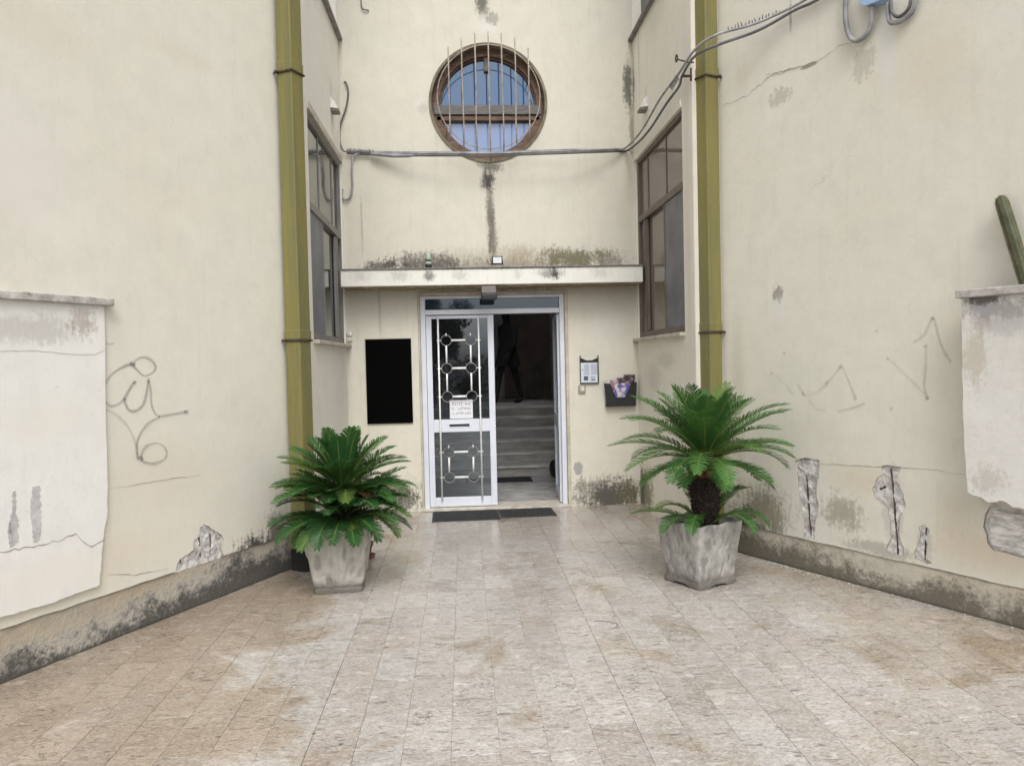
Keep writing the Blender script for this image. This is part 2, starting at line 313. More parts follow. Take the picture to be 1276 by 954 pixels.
m_lampw = simple('chalky_lamp_white', (.66, .64, .60), .7, .15, 20, .4)
m_lampb = simple('brown_lamp_body', (.20, .17, .15), .6, .2, 10)
m_steps = simple('worn_step_marble', (.76, .735, .69), .35, .3, 7, .05, dirt=((.35, .35, .35), .5), stretch=(.4, 1, 2))
m_riser = simple('dull_step_riser', (.54, .52, .48), .5, .2, 9, .05, stretch=(.5, 1, 2))
m_lobby = simple('dim_lobby_paint', (.60, .57, .58), .8, .1, 2)
m_lobbyfloor = simple('polished_lobby_floor', (.46, .45, .44), .22, .25, 5, 0, dirt=((.2, .19, .18), .5))
m_soil = simple('dark_soil', (.03, .022, .016), 1, .5, 40, .8)
m_terra = simple('terracotta', (.22, .085, .055), .8, .2, 12, .2)
m_paper = simple('white_paper', (.72, .73, .76), .7, .04, 8)
m_ink = simple('dark_ink', (.05, .05, .07), .8, .3, 40)
m_asphalt = simple('asphalt', (.05, .05, .05), .9, .3, 40, .4)
def pipe_mat():
    t = NT('mustard_green_paint'); v = t.co()
    n1 = t.noise(t.map(v, scale=(5, .35, 5)), 2.2, 6, .7); n2 = t.noise(t.map(v, scale=(30, 1.5, 30)), 2.2, 4, .7); n3 = t.noise(v, 30, 4, .7)
    c = t.mix(t.ramp(n1, .38, .64), (.205, .178, .055), (.15, .145, .06))
    c = t.mix(t.ramp(n2, .66, .72, 0, .4), c, (.34, .33, .21)); c = t.mix(t.ramp(n3, .60, .72, 0, .55), c, (.11, .10, .045)); c = t.mix(t.ramp(t.noise(t.map(v, loc=(3, 3, 3), scale=(14, 1.1, 14)), 2.0, 6, .75), .56, .70, 0, .55), c, (.12, .105, .05)); c = t.mix(t.ramp(t.noise(t.map(v, loc=(8, 1, 2), scale=(4, 1.5, 4)), 3.0, 5, .7), .62, .70, 0, .4), c, (.27, .25, .14))
    t.set(t.p.inputs['Base Color'], c); t.p.inputs['Roughness'].default_value = .55; t.bump(n3, .12, .005); return t.mat
m_pipe = pipe_mat()
def glass_mat(name, tint, refl, transp):
    t = NT(name); lw = t.n('ShaderNodeFresnel', IOR=refl)
    g = t.n('ShaderNodeBsdfGlossy', Color=tint, Roughness=.015); tr = t.n('ShaderNodeBsdfTransparent', Color=transp)
    t.t.links.new(t.n('ShaderNodeMixShader', i0=lw, i1=tr, i2=g), t.out.inputs['Surface']); return t.mat
m_glass = glass_mat('door_glass', (.86, .93, 1.0), 1.85, (.62, .66, .68))
def opaque_glass(name, c, ior, tint, rough=.03):
    t = NT(name); t.p.inputs['Base Color'].default_value = (*c, 1); t.p.inputs['Roughness'].default_value = rough; t.p.inputs['IOR'].default_value = ior
    t.p.inputs['Specular Tint'].default_value = (*tint, 1)
    t.bump(t.noise(t.co(), 1.2, 2, .5), .012, .05); return t.mat
m_skyglass = opaque_glass('painted_sky_glass', (.03, .065, .15), 2.0, (.62, .79, 1.0))  # blue base colour stands in for the sky mirrored in the round window
m_skyglass2 = opaque_glass('frosted_window_glass', (.19, .26, .46), 1.9, (.80, .87, 1.0), .06)
m_glass_g = opaque_glass('grey_tinted_glass', (.05, .055, .05), 1.7, (.9, .97, .95))
m_glass_b = opaque_glass('bronze_tinted_glass', (.17, .14, .118), 1.42, (.92, .82, .72))
m_darkglass = opaque_glass('dark_transom_glass', (.03, .045, .065), 1.75, (.75, .88, 1.0))

def tile_mat():
    t = NT('travertine'); P = t.pos(); a = t.n('ShaderNodeAttribute', 2, props={'attribute_name': 'tint'}); a2 = t.n('ShaderNodeAttribute', 2, props={'attribute_name': 'shift'})
    off = t.n('ShaderNodeCombineXYZ', X=t.m('MULTIPLY', a2, 17.0), Y=t.m('MULTIPLY', a, 9.0), Z=t.m('MULTIPLY', a2, 5.0))
    V = t.n('ShaderNodeVectorMath', props={'operation': 'ADD'}, i0=P, i1=off)
    c = t.mix(a, (.325, .29, .255), (.51, .485, .455))
    c = t.mix(t.ramp(a2, .75, .97, 0, .4), c, (.40, .325, .28)); c = t.mix(t.ramp(a2, .25, .03, 0, .45), c, (.43, .43, .435))
    cl = t.noise(t.map(V, scale=(2.0, 2.6, 1)), 3.0, 7, .72, .8)
    c = t.mix(t.ramp(cl, .40, .70, 0, .30), c, (.56, .535, .505)); c = t.mix(t.ramp(cl, .48, .28, 0, .25), c, (.29, .25, .215))
    tone = t.noise(t.map(V, loc=(9, 4, 2)), 2.2, 4, .6, .6)
    c = t.mix(t.ramp(tone, .56, .74, 0, .3), c, (.40, .32, .24))
    v2 = t.noise(t.map(V, scale=(1.0, 1.9, 1)), 17, 9, .82, .8)
    c = t.mix(t.ramp(v2, .505, .60, 0, .5), c, (.29, .235, .20)); c = t.mix(t.ramp(v2, .49, .40, 0, .4), c, (.60, .585, .56))
    v3 = t.noise(t.map(V, loc=(3, 1, 0), scale=(1, 1.9, 1)), 62, 6, .85, .3)
    c = t.mix(t.ramp(v3, .515, .59, 0, .6), c, (.22, .165, .14)); c = t.mix(t.ramp(v3, .485, .41, 0, .5), c, (.64, .63, .61))
    hl = t.m('ABSOLUTE', t.m('SUBTRACT', t.noise(t.map(V, loc=(1, 6, 0), scale=(1, 2.2, 1)), 6, 5, .62, 1.0), .5))
    ln = t.m('MULTIPLY', t.ramp(hl, .016, .004), t.ramp(t.noise(t.map(V, loc=(5, 2, 3)), 3.2, 2, .5), .52, .62))
    ds = t.ramp(t.noise(t.map(V, loc=(2, 8, 1), scale=(1, 4.0, 1)), 13, 2, .5, .8), .63, .68)
    ds2 = t.ramp(t.noise(t.map(V, loc=(6, 3, 1), scale=(1, 2.4, 1)), 34, 2, .5, .5), .65, .71)
    pm = t.m('MAXIMUM', t.m('MULTIPLY', ln, .8), t.m('MAXIMUM', t.m('MULTIPLY', ds, .7), t.m('MULTIPLY', ds2, .6)))
    wl_ = t.ramp(t.noise(t.map(V, loc=(11, 3, 1), scale=(1, 2.2, 1)), 9, 3, .5, .6), .63, .69)
    c = t.mix(t.m('MULTIPLY', wl_, .55), c, (.66, .645, .62))
    c = t.mix(pm, c, (.13, .112, .092))
    c = t.n('ShaderNodeHueSaturation', Color=c, Saturation=.92, Value=1.03)
    # old water stains: brown film in the corner by the left planter and along the left wall
    px = t.n('ShaderNodeSeparateXYZ', 0, Vector=P); py = t.n('ShaderNodeSeparateXYZ', 1, Vector=P)
    wn = t.noise(P, 1.35, 6, .62, .8)
    w = t.m('ADD', t.ramp(px, -.6, -2.5, 0, .34), t.m('SUBTRACT', wn, .5))
    wet = t.ramp(w, .05, .20)
    c = t.mix(t.m('MULTIPLY', wet, .75), c, t.mix(1.0, c, (.66, .55, .41), 'MULTIPLY'))
    wr = t.m('ADD', t.ramp(px, 1.0, 2.4, 0, .22), t.m('SUBTRACT', t.noise(P, .9, 5, .6), .5))
    c = t.mix(t.m('MULTIPLY', t.ramp(wr, .02, .3), .5), c, t.mix(1.0, c, (.78, .68, .54), 'MULTIPLY'))
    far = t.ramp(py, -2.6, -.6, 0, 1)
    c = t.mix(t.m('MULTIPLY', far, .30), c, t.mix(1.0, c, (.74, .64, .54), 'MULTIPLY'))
    sp = t.noise(P, 8, 2, .4); c = t.mix(t.ramp(sp, .755, .775), c, (.15, .14, .125))
    t.set(t.p.inputs['Base Color'], c)
    r = t.m('ADD', t.ramp(cl, .3, .7, .20, .34), t.m('MULTIPLY', wet, -.12)); r = t.m('ADD', r, t.m('MULTIPLY', pm, .4)); t.set(t.p.inputs['Roughness'], t.m('SUBTRACT', r, t.m('MULTIPLY', far, .10)))
    t.p.inputs['Specular IOR Level'].default_value = .5
    t.bump(t.m('SUBTRACT', t.m('MULTIPLY', v2, .25), t.m('ADD', pm, t.m('MULTIPLY', v3, .12))), .22, .006)
    return t.mat
m_tile = tile_mat()
m_grout = simple('grey_grout', (.15, .135, .115), .95, .3, 20, .4)

# ------------------------------------------------------------------ ground and paving
g = MB().add([(-250, -250, -.035), (250, -250, -.035), (250, 250, -.035), (-250, 250, -.035)], [(0, 1, 2, 3)]).build('ground', m_asphalt); tag(g, kind='structure')
pav = MB().box((-5.2, -9.4, -.03), (5.2, .16, -.006)).build('pavement', m_grout); tag(pav, kind='structure')
def tile_geo(x0, x1, y0, y1, rn):
    b = .0007; h = rn.uniform(-.0005, .0004); tx = rn.uniform(-.0004, .0004); ty = rn.uniform(-.0005, .0005)
    zz = lambda sx, sy: h + tx*sx + ty*sy
    A = [(x0, y0, -.02), (x1, y0, -.02), (x1, y1, -.02), (x0, y1, -.02)]
    B = [(x0, y0, zz(-1, -1)-b), (x1, y0, zz(1, -1)-b), (x1, y1, zz(1, 1)-b), (x0, y1, zz(-1, 1)-b)]
    Cc = [(x0+b, y0+b, zz(-1, -1)), (x1-b, y0+b, zz(1, -1)), (x1-b, y1-b, zz(1, 1)), (x0+b, y1-b, zz(-1, 1))]
    f = [(8, 9, 10, 11)]
    for k in range(4): j = (k+1) % 4; f += [(k, j, j+4, k+4), (k+4, j+4, j+8, k+8)]
    return A+B+Cc, f
def wall_x(side, y):      # inner face of the court at depth y
    if y > -2.15: return 1.6 if side > 0 else -1.6
    return .77-.5*y-.02 if side > 0 else -.65+.5*y+.02
rt = random.Random(11); tiles = []
PW = .207; X0 = -.022; n0 = -24
for i in range(n0, 25):
    xa = X0+i*PW; xb = xa+PW
    y = .05 - rt.uniform(0, .42)*(1 if i % 2 else .6)
    ys = [.05, y]
    while ys[-1] > -9.3: ys.append(ys[-1]-rt.choice((.414, .414, .414, .36, .25, .46, .31)))
    for ya, yb in zip(ys, ys[1:]):
        ym = (ya+yb)/2
        xl = max(xa, min(wall_x(-1, ya), wall_x(-1, yb))-.05); xr = min(xb, max(wall_x(1, ya), wall_x(1, yb))+.05)
        if xr-xl < .02 or ya-yb < .02: continue
        tiles.append((xl, xr, yb, ya))
def in_view(t):
    for x in (t[0], t[1]):
        for y in (t[2], t[3]):
            v = Vector((x, y, 0))-CAM; d = v.dot(_F)
            if d < .3: continue
            X = W0/2+FPX*v.dot(_R)/d; Y = H0/2-FPX*v.dot(_U)/d
            if -5 < X < W0+5 and Y < H0+5: return d
    return None
vis = sorted([(in_view(t), t) for t in tiles if in_view(t)], key=lambda q: q[0])
near = [t for d, t in vis[:300]]; ns = set(near); rest = [t for t in tiles if t not in ns]
GAP = .0009
colgap = {}
def tile_tint(rn):
    return min(1, max(0, rn.gauss(.55, .24)))
def attr(me, name, vals):
    a = me.attributes.new(name, 'FLOAT', 'POINT'); a.data.foreach_set('value', vals)
for t in near:
    gx = colgap.setdefault(round(t[0]/PW), GAP*rt.choice((.3, .4, .6, 1.0, 2.0)))*rt.uniform(.7, 1.2); gy = GAP*rt.choice((.2, .3, .5, 1.0, 2.0)); vsx, fsx = tile_geo(t[0]+gx, t[1]-gx*.5, t[2]+gy, t[3]-gy, rt)
    o = MB().add(vsx, fsx).build('paving_tile', m_tile, pav)
    attr(o.data, 'tint', [tile_tint(rt)]*12); attr(o.data, 'shift', [rt.random()]*12)
mb = MB(); tv = []; sv = []
for t in rest:
    vsx, fsx = tile_geo(t[0]+GAP, t[1]-GAP, t[2]+GAP, t[3]-GAP, rt); mb.add(vsx, fsx); tv += [tile_tint(rt)]*12; sv += [rt.random()]*12
o = mb.build('paving_tiles_beyond', m_tile, pav); attr(o.data, 'tint', tv); attr(o.data, 'shift', sv); tag(o, kind='stuff')
# a broken chip in one tile: thin dark crack
mb = MB(); c0 = on_plane(763, 777, (0, 0, .001), Vector((0, 0, 1)))
pts = [c0+Vector(p) for p in ((-.1, .07, 0), (-.02, .05, 0), (.03, .0, 0), (.02, -.05, 0), (-.03, -.08, 0))]
mb.tube(jag([(p.x, p.y) for p in pts], .006, .012, 3, False) and [(x, y, .0) for x, y in jag([(p.x, p.y) for p in pts], .006, .012, 3, False)], .0028, 4)
mb.build('crack', m_ink, pav)

# ------------------------------------------------------------------ the building
TOP = 8.2
bld = thing('apartment_building', 'cream plastered apartment block with recessed entrance and round window above the door', 'building')
def circ(cx, cz, r, n=64): return [(cx+r*math.cos(2*math.pi*k/n), cz+r*math.sin(2*math.pi*k/n)) for k in range(n)]
def rect(a, b, c, d): return [(a, c), (b, c), (b, d), (a, d)]
DW, DH = .835, 2.43
bw = plate('back_wall', BACK, [(-1.62, -.02), (-DW, -.02), (-DW, DH), (DW, DH), (DW, -.02), (1.62, -.02), (1.62, TOP), (-1.62, TOP)], [circ(0, 4.5, .655)], -.28, 0, m_back, bld)
# recess side walls, each with the tall stair window and the window of the storey above
WZ0, WZ1 = 1.87, 3.86
lsw = plate('side_wall', LSIDE, rect(-2.15, .28, -.02, TOP), [rect(-1.86, -.04, WZ0, WZ1), rect(-1.86, .02, 5.2, 7.2)], -.20, 0, m_lside, bld)
rsw = plate('side_wall', RSIDE, rect(-.28, 2.15, -.02, TOP), [rect(.04, 1.86, WZ0, WZ1), rect(-.02, 1.86, 5.2, 7.2)], -.20, 0, m_rside, bld)
# wing walls: concrete core, plaster coat with broken patches, plinth
def px_poly(U, pts, sc_, ox, oy): return [U(ox+x/sc_, oy+y/sc_) for x, y in pts]
WL = 6.2
PLZ = .29
TH = .016
lpatch = px_poly(LU, [(735, 432), (742, 410), (752, 395), (785, 370), (810, 352), (813, 312), (836, 292), (838, 256), (855, 243), (885, 265), (925, 285), (936, 310), (928, 350), (936, 375), (930, 384)], 3.358, 0, 580)
lpatch[0] = (lpatch[0][0], PLZ); lpatch[-1] = (lpatch[-1][0], PLZ)
lpj = jag(lpatch, .006, .02, 5, False)
lower = jag([(-WL, PLZ), (lpj[0][0], PLZ)], .004, .09, 2, False)
lw = plate('wing_wall', LWING, lower + lpj[1:-1] + [(lpj[-1][0], PLZ), (.02, PLZ), (.02, TOP), (-WL, TOP)], [], -TH, 0, m_lwing, bld, rim=m_broken)
def wing_extra(wall, parent, u0, u1, pm, cm):
    MB().box((u0, -.03, -.35), (u1, TOP-.01, -TH-.0005)).build('concrete_core', cm, parent)
    # plinth front follows a slightly uneven line
    n = 60; vs = []; fs = []
    rr = random.Random(4)
    for i in range(n+1):
        u = u0+(u1-u0)*i/n
        for z, o in ((-.02, -.004), (.05, -.007), (.14, -.010), (.22, -.010), (PLZ-.006, -.012)): vs.append((u, z, o+rr.uniform(-.004, .003)))
    for i in range(n):
        for k in range(4): a = i*5+k; fs.append((a, a+5, a+6, a+1))
    MB().add(vs, fs, True).build('plinth', pm, parent)
wing_extra(LWING, lw, -WL, .015, m_lplinth, m_concrete)
C5 = (3.18, 920, 480)
p1 = px_poly(RU, [(225, 300), (245, 290), (262, 286), (322, 297), (318, 350), (308, 410), (318, 480), (305, 540), (302, 606), (258, 602), (262, 540), (246, 460), (238, 400), (232, 340)], *C5)
p2 = px_poly(RU, [(565, 320), (600, 316), (650, 325), (640, 345), (625, 370), (650, 420), (665, 470), (655, 500), (640, 540), (640, 600), (655, 640), (655, 672), (590, 662), (590, 640), (605, 600), (600, 540), (590, 480), (545, 450), (530, 410), (545, 375), (570, 350)], *C5)
p3 = px_poly(RU, [(715, 562), (740, 552), (757, 570), (752, 610), (748, 650), (745, 685), (765, 702), (750, 706), (700, 684), (695, 660), (712, 630), (720, 600)], *C5)
p4 = px_poly(RU, [(995, 480), (1040, 474), (1080, 486), (1140, 500), (1240, 510), (1400, 540), (1500, 560), (1520, 640), (1500, 800), (1400, 770), (1240, 712), (1132, 684), (1060, 662), (1010, 652), (985, 625), (972, 560), (978, 510)], *C5)
rw = plate('wing_wall', RWING, [(-.02, PLZ-.045)] + jag([(.0, PLZ-.045), (WL, PLZ-.045)], .004, .09, 9, False) + [(WL, TOP), (-.02, TOP)], [jag(p, .005, .018, k) for k, p in enumerate((p1, p2, p3))] + [jag(p4, .008, .04, 8)], -TH, 0, m_rwing, bld, rim=m_broken)
PLZ -= .045
wing_extra(RWING, rw, -.015, WL, m_rplinth, m_concrete)
def rough_core(parent, poly, seed):
    us = [p[0] for p in poly]; zs = [p[1] for p in poly]; u0, u1, z0, z1 = min(us)-.01, max(us)+.01, min(zs)-.01, max(zs)+.01; st = .008
    nu, nz_ = int((u1-u0)/st)+1, int((z1-z0)/st)+1; vs = []; fs = []
    for i in range(nu+1):
        for j in range(nz_+1):
            u = u0+(u1-u0)*i/nu; z = z0+(z1-z0)*j/nz_; q = Vector((u*14+seed, z*14, 0))
            h = .5+.6*mnoise.noise(q)+.45*mnoise.noise(q*2.7)+.3*mnoise.noise(q*6.5); vs.append((u, z, -TH-.0003+max(0, min(1, h))*(TH-.0035)))
    for i in range(nu):
        for j in range(nz_): a = i*(nz_+1)+j; fs.append((a, a+nz_+1, a+nz_+2, a+1))
    MB().add(vs, fs, True).build('rough_core', m_concrete, parent)
for k, p in enumerate((p1, p2, p3)): rough_core(rw, p, k*7.7)
rough_core(lw, lpatch, 41.0)
# paler, deeper core seen through the big broken patch
pc = px_poly(RU, [(1000, 492), (1050, 500), (1400, 560), (1490, 590), (1490, 780), (1300, 720), (1132, 676), (1060, 656), (1012, 640), (994, 600)], *C5)
plate('exposed_block', RWING, jag(pc, .006, .03, 12), [], -TH-.001, -.006, m_concrete_pale, rw, True)
def rebar(wall, parent, a, b, sc_, ox, oy, U, r=.006):
    a = U(ox+a[0]/sc_, oy+a[1]/sc_); b = U(ox+b[0]/sc_, oy+b[1]/sc_); rn = random.Random(int(a[0]*1000))
    pts = [(a[0]+(b[0]-a[0])*t+rn.uniform(-.003, .003), a[1]+(b[1]-a[1])*t, -TH+.004) for t in [k/7 for k in range(8)]]
    MB().tube(pts, [r*rn.uniform(.8, 1.3) for _ in pts], 7).build('rusted_bar', m_rust, parent)
for a, b in (((268, 356), (285, 598)), ((602, 330), (632, 668)), ((742, 562), (738, 690))): rebar(RWING, rw, a, b, *C5, RU)
rebar(RWING, rw, (560, 412), (582, 400), *C5, RU, .007)
for a, b in (((838, 300), (842, 378)), ((884, 285), (885, 368)), ((758, 375), (760, 408))): rebar(LWING, lw, a, b, 3.358, 0, 580, LU, .005)
# hairline cracks
def crack(U, parent, pts, w, mat, seed, amp=.012):
    uv = jag([U(*p) for p in pts], amp, .03, seed, False); rn = random.Random(seed)
    n = len(uv); vs = []; fs = []
    for i, p in enumerate(uv):
        k = w*(.4+.9*rn.random())*(1-.7*abs(2*i/(n-1)-1))
        vs += [(p[0], p[1]-k, .0012), (p[0], p[1]+k, .0012)]
    for i in range(n-1): fs.append((2*i, 2*i+2, 2*i+3, 2*i+1))
    MB().add(vs, fs).build('hairline_crack', mat, parent)
m_crk = simple('crack_dirt', (.20, .175, .14), .95, .3, 30)
m_crk2 = simple('faint_crack_dirt', (.36, .33, .28), .95, .2, 30)
crack(RU, rw, [(900, 133), (930, 120), (960, 95), (1000, 82), (1022, 74), (1045, 58), (1080, 48)], .0045, m_crk2, 1)
crack(RU, rw, [(955, 95), (975, 90), (1000, 82)], .004, m_crk2, 2)
crack(RU, rw, [(995, 576), (1060, 580), (1100, 582), (1160, 585), (1205, 592)], .003, m_crk2, 3, .004)
crack(LU, lw, [(136, 608), (170, 604), (200, 598), (250, 592)], .003, m_crk2, 4, .004)
crack(LU, lw, [(134, 716), (170, 716), (210, 708)], .003, m_crk2, 5, .004)
crack(RU, rw, [(1112, 480), (1116, 440), (1120, 430)], .002, m_crk2, 6)

# graffiti: sprayed lines, soft at the edges
def spray(dark):
    t = NT('spray_paint_%d' % int(dark*100)); u = t.n('ShaderNodeUVMap', props={'uv_map': 'UVMap'}); y = t.n('ShaderNodeSeparateXYZ', 1, Vector=u)
    e = t.m('ABSOLUTE', t.m('SUBTRACT', y, .5)); k = t.ramp(e, .5, .08); k = t.m('MULTIPLY', k, t.ramp(t.noise(t.pos(), 60, 4, .7), .25, .75, dark*.55, dark))
    x = t.n('ShaderNodeSeparateXYZ', 0, Vector=u); k = t.m('MULTIPLY', k, x)
    t.p.inputs['Base Color'].default_value = (.10, .10, .105, 1); t.p.inputs['Roughness'].default_value = .8; t.set(t.p.inputs['Alpha'], k); return t.mat
m_spray = spray(.46); m_spray2 = spray(.25)
def strokes(U, parent, lines, w, mat, label, off=.0025):
    for li, (pts, k0, k1) in enumerate(lines):
        vs = []; fs = []; uvs = []
        P = spline([(*U(*p), 0) for p in pts], 8); n = len(P)
        for i, p in enumerate(P):
            t = (P[min(i+1, n-1)]-P[max(i-1, 0)]).normalized(); nn = Vector((-t.y, t.x, 0))*w*(.8+.5*mnoise.noise(p*9))
            o = off + li*.0006
            vs += [(p.x-nn.x, p.y-nn.y, o), (p.x+nn.x, p.y+nn.y, o)]; k = k0+(k1-k0)*i/(n-1); uvs += [(k, 0), (k, 1)]
        for i in range(n-1): fs.append((2*i, 2*i+2, 2*i+3, 2*i+1))
        me = bpy.data.meshes.new('graffiti_stroke'); me.from_pydata(vs, [], fs); ul = me.uv_layers.new(name='UVMap')
        for l in me.loops: ul.data[l.index].uv = uvs[l.vertex_index]
        me.materials.append(mat); o = bpy.data.objects.new('graffiti_stroke', me); put(o, parent); o['label'] = label
s1 = lambda pts: [(x/3.408, 340+y/3.408) for x, y in pts]
strokes(LU, lw, [
    (s1([(440, 480), (470, 435), (510, 405), (560, 385)]), .6, 1), (s1([(562, 388), (580, 410), (610, 436), (645, 425), (660, 400), (640, 370), (605, 358), (575, 372), (562, 392)]), .9, .7),
    (s1([(444, 545), (470, 565), (505, 555), (530, 530)]), .6, .8), (s1([(572, 458), (545, 500), (528, 540), (545, 580), (575, 585), (605, 560), (620, 510), (627, 455)]), 1.0, .9), (s1([(628, 455), (638, 500), (642, 560), (660, 600), (678, 610)]), .9, .6),
    (s1([(672, 610), (730, 600), (792, 588)]), .8, 1.0), (s1([(675, 612), (625, 640), (590, 690), (578, 740), (584, 795)]), .8, 1), (s1([(586, 780), (610, 802), (655, 808), (700, 785), (700, 745), (665, 722), (620, 735), (598, 770), (600, 795)]), .8, .7),
    (s1([(444, 578), (500, 610), (545, 660), (575, 730), (582, 790)]), .35, .6), (s1([(445, 296), (462, 303), (482, 298)]), .6, .6)], .017, m_spray, 'grey sprayed looping scrawl on the cream wall')
strokes(LU, lw, [(s1([(548, 382), (570, 392)]), 1, 1), (s1([(626, 446), (628, 466)]), 1, 1), (s1([(776, 590), (797, 588)]), 1, 1), (s1([(566, 460), (570, 470)]), 1, 1), (s1([(592, 775), (600, 795)]), 1, 1)], .024, m_spray, 'dark spray blots', .009)
s4 = lambda pts: [(920+x/3.534, 230+y/3.534) for x, y in pts]
strokes(RU, rw, [
    (s4([(770, 695), (820, 660), (850, 595), (862, 590), (880, 660), (905, 730), (938, 782)]), .6, 1), (s4([(828, 705), (826, 800), (820, 890), (838, 945)]), .5, 1.0), (s4([(660, 765), (740, 840), (815, 915), (838, 950)]), .4, .7),
    (s4([(262, 880), (285, 915), (298, 932)]), .8, 1.0), (s4([(298, 930), (350, 912), (395, 872), (455, 798)]), .3, .8), (s4([(460, 800), (490, 870), (520, 945)]), .4, 1.0), (s4([(150, 830), (200, 870), (250, 930)]), .3, .4),
    (s4([(315, 950), (345, 985), (390, 995)]), .6, .3), (s4([(440, 1000), (500, 985), (560, 962)]), .6, 1)], .019, m_spray2, 'faint grey sprayed zigzag strokes on the cream wall')
strokes(RU, rw, [(s4([(p[0]-4, p[1]-5), (p[0]+5, p[1]+6)]), .9, .9) for p in ((205, 742), (148, 830), (456, 798), (392, 872), (828, 710), (858, 592), (660, 765), (612, 645), (518, 940), (290, 920), (834, 940), (680, 985))], .024, m_spray2, 'faint spray dots', .009)

# closing return between recess and wing, roof, floors behind
m_ret = simple('pinkish_corner_plaster', (.60, .55, .49), .85, .05, 3, .06)
MB().box((-1.735, -2.16, -.02), (-1.622, -2.148, TOP)).build('corner_return', m_ret, bld)
MB().box((1.622, -2.16, -.02), (1.86, -2.148, TOP)).build('corner_return', m_ret, bld)
MB().box((-1.82, .28, 5.3), (1.82, .32, TOP)).build('stair_shaft_backing', m_lobby, bld)
MB().add([(-6, -9, TOP), (-1.7, -2.1, TOP), (-1.7, .3, TOP), (1.7, .3, TOP), (1.8, -2.1, TOP), (6, -9, TOP), (9, -9, TOP), (9, 9, TOP), (-9, 9, TOP), (-9, -9, TOP)], [(0, 1, 2, 8, 9), (3, 4, 5, 6, 7)]).build('roof', m_flash, bld)  # left open over the lobby so added sky light reaches the stairs

# canopy over the door
can = MB().box((-1.612, -.35, 2.468), (1.612, -.002, 2.642), .006).build('canopy', m_canopy, bld)
can.data.transform(Matrix(((1, 0, 0, 0), (0, 0, 1, 0), (0, -1, 0, 0), (0, 0, 0, 1)))); can.matrix_basis = BACK.m      # to wall coordinates, so the stains follow the wall
b2 = MB().box((-1.615, 2.643, .0005), (1.615, 2.655, .365)).build('flashing', m_flash, can)
rn = random.Random(3)
mb = MB().box((-1.60, 2.459, .004), (1.60, 2.467, .335))
mb.build('soffit', m_under, can)
mb = MB()
for k in range(26):
    x = rn.choice((rn.gauss(.15, .12), rn.gauss(-.75, .25), rn.gauss(.5, .3))); z = 2.457; a = rn.uniform(.012, .04)
    pts = [(x+a*rn.uniform(.6, 1.2)*math.cos(w), z-rn.uniform(0, .006), .30+a*.5*math.sin(w)) for w in [2*math.pi*q/6 for q in range(6)]]
    mb.add(pts+[(p[0], z+.003, p[2]) for p in pts], [tuple(range(6))]+[(q, (q+1) % 6, (q+1) % 6+6, q+6) for q in range(6)])
tag(mb.build('peeling_flakes', m_sill, can), kind='stuff')

# ------------------------------------------------------------------ round window
rwn = bpy.data.objects.new('round_window', None); put(rwn, bld); rwn['label'] = 'round brown framed window behind iron bars'
def ring_mb(r0, r1, y0, y1, z, n=72, a0=0, a1=2*math.pi):
    mb = MB(); vs = []; fs = []
    for k in range(n+1):
        w = a0+(a1-a0)*k/n; c, s_ = math.cos(w), math.sin(w)
        for r, y in ((r0, y0), (r1, y0), (r1, y1), (r0, y1)): vs.append((r*c, y, z+r*s_))
    for k in range(n):
        for q in range(4): a = k*4+q; b = k*4+(q+1) % 4; fs.append((a, b, b+4, a+4))
    return mb.add(vs, fs)
ring_mb(.625, .654, -.012, .262, 4.5).build('reveal', m_reveal, rwn)
ring_mb(.545, .624, .10, .20, 4.5).build('frame', m_wood, rwn)
ring_mb(.525, .56, .135, .185, 4.5).build('sash', m_wood, rwn)
def half_disc(up):
    pts = [(.545*math.cos(w), .545*math.sin(w)) for w in [math.pi*k/24 for k in range(25)]]
    if not up: pts = [(x, -z) for x, z in pts]
    zc = 4.5 + (.0 if up else -.09)
    vs = [(x, .165, zc+z) for x, z in pts]
    if not up: vs = [(x, y, max(z, 3.96)) for x, y, z in vs]
    return MB().add(vs, [tuple(range(25)) if up else tuple(range(24, -1, -1))])
half_disc(True).build('pane', m_skyglass, rwn); half_disc(False).build('pane', m_skyglass2, rwn)
MB().box((-.60, .085, 4.40), (.60, .20, 4.505), .006).build('cross_rail', m_railw, rwn)
MB().box((-.58, .10, 4.335), (.58, .19, 4.39), .008).build('sash_rail', m_wood, rwn)
MB().box((-.035, .12, 4.89), (.025, .175, 5.04), .004).build('latch_block', m_railw, rwn)
GY = -.20
gr = bpy.data.objects.new('window_grille', None); put(gr, bld); gr['label'] = 'iron bar grille standing off the round window'
for k in range(7):
    x = -.425+.1435*k; top = 4.5+math.sqrt(max(.05, .63**2-x*x*1.0))+.06; bot = 4.5-math.sqrt(max(.03, .60**2-x*x))-.03
    if k == 3: bot -= .08
    bend = .006*math.sin(k*2.1)
    MB().tube([(x, GY, bot), (x+bend, GY, 4.2), (x-bend*.5, GY, 4.7), (x, GY, top)], .0075, 8).build('bar', m_grille, gr)
MB().tube([(.555*math.cos(w), GY+.011, 4.5+.555*math.sin(w)) for w in [2*math.pi*k/64 for k in range(64)]], .006, 6, closed=True).build('hoop', m_grille, gr)
for w in (35, 145, 215, 325):
    c, s_ = math.cos(R(w)), math.sin(R(w)); MB().tube([(.555*c, GY+.01, 4.5+.555*s_), (.575*c, .11, 4.5+.575*s_)], .005, 6).build('fixing_stay', m_grille, gr)

